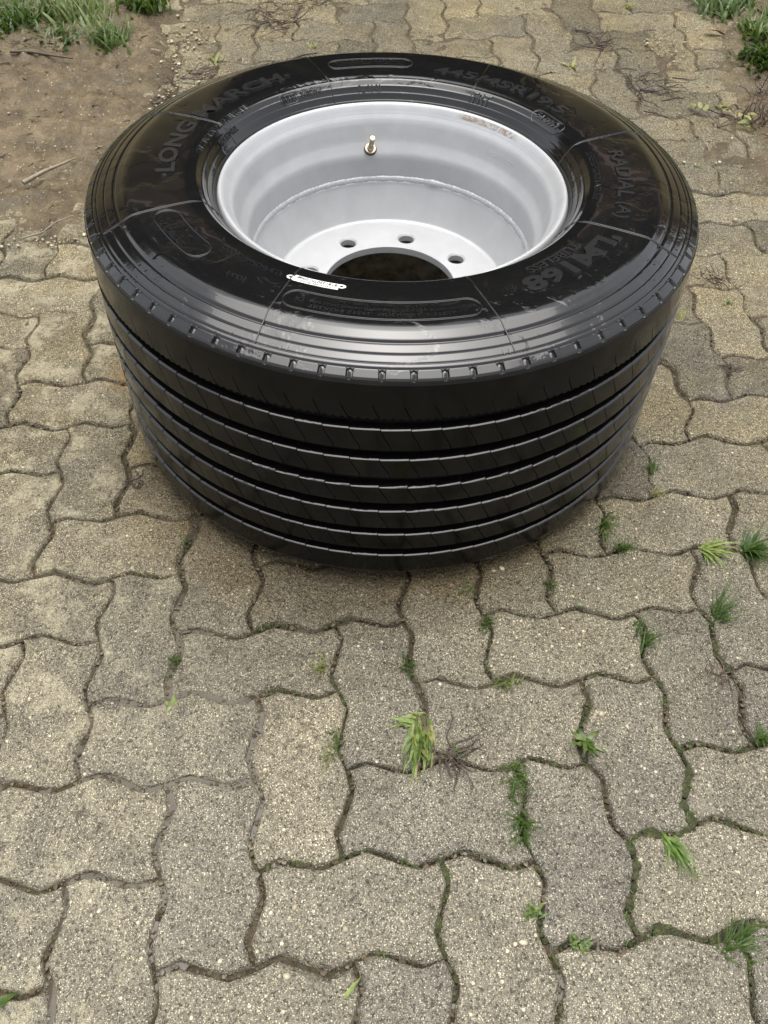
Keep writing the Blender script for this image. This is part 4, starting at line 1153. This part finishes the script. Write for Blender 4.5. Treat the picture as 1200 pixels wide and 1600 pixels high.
# --- tiny sprouts and dead wisps creeping along the mossy joints
V, F = [], []; V2, F2 = [], []; rnd = random.Random(66)
for (a, b), dens in MOSSY.items():
    A, B = node(*a), node(*b); d = B - A; nrm = np.array((-d[1], d[0])) / np.linalg.norm(d); ph = rnd.random() * 6
    for _ in range(int(26 * dens)):
        t = rnd.random()
        if math.sin(t * 12 + ph) < -.1: continue
        p_ = A + d * t + nrm * float(wave(t)) + np.array((rnd.gauss(0, .002), rnd.gauss(0, .002)))
        dd = rnd.random() < .35
        blade_geo(V2 if dd else V, F2 if dd else F, rnd, (p_[0], p_[1], zg(p_[0], p_[1], -.002)), rnd.uniform(-PI, PI), rnd.uniform(.005, .017), rnd.uniform(.0004, .0010), rnd.uniform(.2, 1.2), rnd.uniform(.3, 1.2), 4)
tag(mesh_obj('joint_sprouts', V, F, M_GRASS), kind='stuff')
tag(mesh_obj('dead_wisps', V2, F2, M_TWIG), kind='stuff')
# --- grit and crumbs lying in every joint
ico = bmesh.new(); bmesh.ops.create_icosphere(ico, subdivisions=1, radius=1.0)
i1V = np.array([v.co[:] for v in ico.verts]); i1F = np.array([[v.index for v in f.verts] for f in ico.faces]); ico.free()
gV, gF = [], []; gn = 0
rsg = np.random.RandomState(44)
for i in range(-4, 16):
    for j in range(-5, 22):
        for (di, dj) in ((1, 0), (0, 1)):
            # skip the waist of each stone: only true joints
            k = (i - j - 1) % 4
            if (di, dj) == (1, 0) and (k == 2): continue
            if (di, dj) == (0, 1) and (k == 1): continue
            A, B = node(i, j), node(i + di, j + dj)
            q_ = proj_px(A[0], A[1], 0.0)
            if not q_ or not (-60 < q_[0] < 830 and -40 < q_[1] < 1090): continue
            d = B - A; nrm = np.array((-d[1], d[0])) / np.linalg.norm(d)
            far = A[1] > 0.8
            for _ in range(rsg.randint(4, 10) if far else rsg.randint(14, 34)):
                t = rsg.rand(); p_ = A + d * t + nrm * float(wave(t)) + rsg.normal(0, .0020, 2)
                r_ = .0008 + .0030 * rsg.rand() ** 2.5
                v = i1V * r_ * rsg.uniform(.6, 1.4, (len(i1V), 1)) * np.array((1, 1, .7))
                gV.append(v + np.array((p_[0], p_[1], zg(p_[0], p_[1], -.0040 + .0016 * rsg.rand())))); gF.append(i1F + gn); gn += len(v)
M_GRIT = m_simple('joint_grit', (0.075, 0.056, 0.032), 0.4, 0, 0.7, 35)
tag(mesh_obj('grit', np.vstack(gV), [tuple(f) for f in np.vstack(gF)], M_GRIT, None, False), kind='stuff')
# --- leaf and straw litter on the mud
V, F = [], []; rnd = random.Random(55)
for _ in range(420):
    if rnd.random() < .72: x_, y_ = rnd.uniform(-.75, .0), rnd.uniform(1.15, 2.1)
    else: x_, y_ = rnd.uniform(1.30, 1.8), rnd.uniform(1.1, 2.3)
    b = len(V); a = rnd.uniform(0, PI); l_ = rnd.uniform(.003, .014); w2 = rnd.uniform(.0006, .0022); z = zg(x_, y_, .016 + rnd.uniform(-.006, .012))
    for s_, t_ in ((-1, -1), (1, -1), (1, 1), (-1, 1)): V.append((x_ + s_ * l_ * math.cos(a) - t_ * w2 * math.sin(a), y_ + s_ * l_ * math.sin(a) + t_ * w2 * math.cos(a), z + s_ * rnd.uniform(-.003, .003)))
    F.append((b, b + 1, b + 2, b + 3))
M_LITTER = m_simple('leaf_litter', (0.12, 0.085, 0.05), 0.55, 0, 0.9, 9)
tag(mesh_obj('litter', V, F, M_LITTER, None, False), kind='stuff')
# --- loose gravel and pale chips
mV2, mF2 = [], []; cnt = 0
rsm = np.random.RandomState(12)
def pebble(x, y, r, zo=0.0):
    global cnt
    v = icoV * np.array((r * rsm.uniform(.8, 1.5), r * rsm.uniform(.7, 1.1), r * rsm.uniform(.4, .7)))
    th = rsm.uniform(0, PI); c, s = math.cos(th), math.sin(th)
    v = np.c_[v[:, 0] * c - v[:, 1] * s, v[:, 0] * s + v[:, 1] * c, v[:, 2]] * (1 + .25 * rsm.normal(0, .4, (len(v), 1)))
    mV2.append(v + np.array((x, y, zg(x, y, zo)))); mF2.extend(tuple(cnt + i for i in f) for f in icoF); cnt += len(v)
for x, y, r in ((0.333, -0.301, .0042), (0.274, -0.273, .0036), (0.538, -0.331, .0042), (0.528, -0.332, .0030), (0.700, -0.055, .004), (0.688, -0.060, .0045), (0.694, -0.052, .003), (0.590, 0.195, .004), (0.604, 0.199, .004), (0.265, -0.345, .004)):
    pebble(x, y, r, .0005)
for _ in range(90): pebble(rsm.normal(-.27, .11), rsm.normal(1.125, .02), .0012 + .0045 * rsm.rand() ** 2, .006)
for _ in range(110): pebble(rsm.normal(.005, .035), rsm.normal(1.98, .10), .0012 + .004 * rsm.rand() ** 2, .005)
for _ in range(90): pebble(rsm.normal(-.02, .04), rsm.normal(1.69, .05), rsm.uniform(.002, .005), .006)
for _ in range(60): pebble(rsm.normal(1.36, .04), rsm.normal(1.93, .06), .0012 + .004 * rsm.rand() ** 2, .005)
for _ in range(60): pebble(rsm.uniform(-.6, -.1), rsm.uniform(1.2, 1.95), rsm.uniform(.0015, .004), .012)
for _ in range(50): pebble(rsm.uniform(1.25, 1.6), rsm.uniform(.9, 1.6), rsm.uniform(.0015, .0045), .006)
tag(mesh_obj('gravel', np.vstack(mV2), mF2, M_PEBBLE), kind='stuff')

# ------------------------------------------------------------------ unseen backdrop, added for the wet rubber to mirror
def added_hedge(name, x0, x1, y, depth, h, n, seed, mat, size=(0.08, 0.20)):  # leaf mass out of view, added to darken the rubber's reflections
    rs = np.random.RandomState(seed)
    c = np.c_[rs.uniform(x0, x1, n), y + rs.uniform(0, depth, n), rs.uniform(0, 1, n) ** 0.9 * h]
    top = h * (0.72 + 0.28 * N1.fbm(c[:, 0], c[:, 1], 0.9, 3) * 1.6)
    c[:, 2] = np.minimum(c[:, 2], top - rs.uniform(0, .3, n))
    d = rs.normal(0, 1, (n, 3)); d /= np.linalg.norm(d, axis=1)[:, None]
    e = np.cross(d, rs.normal(0, 1, (n, 3))); e /= np.linalg.norm(e, axis=1)[:, None]
    s = rs.uniform(*size, n)[:, None]
    V = np.stack([c - d * s, c + e * s * .45, c + d * s, c - e * s * .45], 1).reshape(-1, 3)
    F = [(4 * q, 4 * q + 1, 4 * q + 2, 4 * q + 3) for q in range(n)]
    tag(mesh_obj(name, V, F, mat, None, False), kind='stuff')
M_ADDED_HEDGE = m_leaf('added_hedge_leaf', [(0.012, 0.022, 0.006), (0.026, 0.042, 0.012), (0.045, 0.062, 0.02)], 0.5, 0.1)
added_hedge('added_hedge', -11, 13, 10.5, 2.2, 11.5, 30000, 3, M_ADDED_HEDGE, (0.15, 0.34))
added_hedge('added_hedge', -0.2, 2.4, 6.6, 1.2, 5.4, 9000, 4, M_ADDED_HEDGE)
M_ADDED_RENDER = m_simple('added_ochre_render', (0.46, 0.36, 0.19), 0.8, 0, 0.12, 3)
M_ROOF = m_simple('brown_roof_tile', (0.16, 0.075, 0.04), 0.6, 0, 0.3, 4)
M_DOOR = m_simple('dark_door_paint', (0.03, 0.035, 0.03), 0.4)
def box(V, F, x0, x1, y0, y1, z0, z1):
    b = len(V)
    V += [(x0, y0, z0), (x1, y0, z0), (x1, y1, z0), (x0, y1, z0), (x0, y0, z1), (x1, y0, z1), (x1, y1, z1), (x0, y1, z1)]
    F += [tuple(b + q for q in f) for f in ((0, 1, 5, 4), (1, 2, 6, 5), (2, 3, 7, 6), (3, 0, 4, 7), (4, 5, 6, 7), (3, 2, 1, 0))]
def added_outbuilding(x0, x1, y0, eave, label, door_x):  # invented building out of view, puts ochre and brown into the tyre's reflections
    h = empty('added_outbuilding', ((x0 + x1) / 2, y0, 0.1)); tag(h, label, 'building')
    w = x1 - x0; d = 3.0
    V, F = [], []; box(V, F, -w / 2, w / 2, 0, d, 0, eave); mesh_obj('added_wall', V, F, M_ADDED_RENDER, h, False)
    V = [(-w / 2 - .3, -.35, eave - .12), (w / 2 + .3, -.35, eave - .12), (w / 2 + .3, d * .5, eave + 1.0), (-w / 2 - .3, d * .5, eave + 1.0), (w / 2 + .3, d + .35, eave - .12), (-w / 2 - .3, d + .35, eave - .12)]
    V += [(x, y, z + .1) for x, y, z in V]
    mesh_obj('roof', V, [(1, 0, 3, 2), (2, 3, 5, 4), (6, 7, 8, 9), (9, 8, 10, 11), (0, 1, 7, 6), (4, 5, 11, 10), (1, 2, 8, 7), (2, 4, 10, 8), (3, 0, 6, 9), (5, 3, 9, 11)], M_ROOF, h, False)
    V, F = [], []; box(V, F, door_x - .5, door_x + .5, -.04, .02, 0, 2.05); mesh_obj('added_door', V, F, M_DOOR, h, False)
    V, F = [], []; box(V, F, door_x + 1.0, door_x + 1.9, -.03, .02, 1.0, 2.0); mesh_obj('added_window', V, F, M_DOOR, h, False)
added_outbuilding(-6.6, -0.35, 5.4, 2.9, 'unseen ochre building with a brown roof, added on the left for reflections', -2.4)
added_outbuilding(2.3, 8.2, 5.8, 3.0, 'unseen ochre building with a brown roof, added on the right for reflections', 2.0)
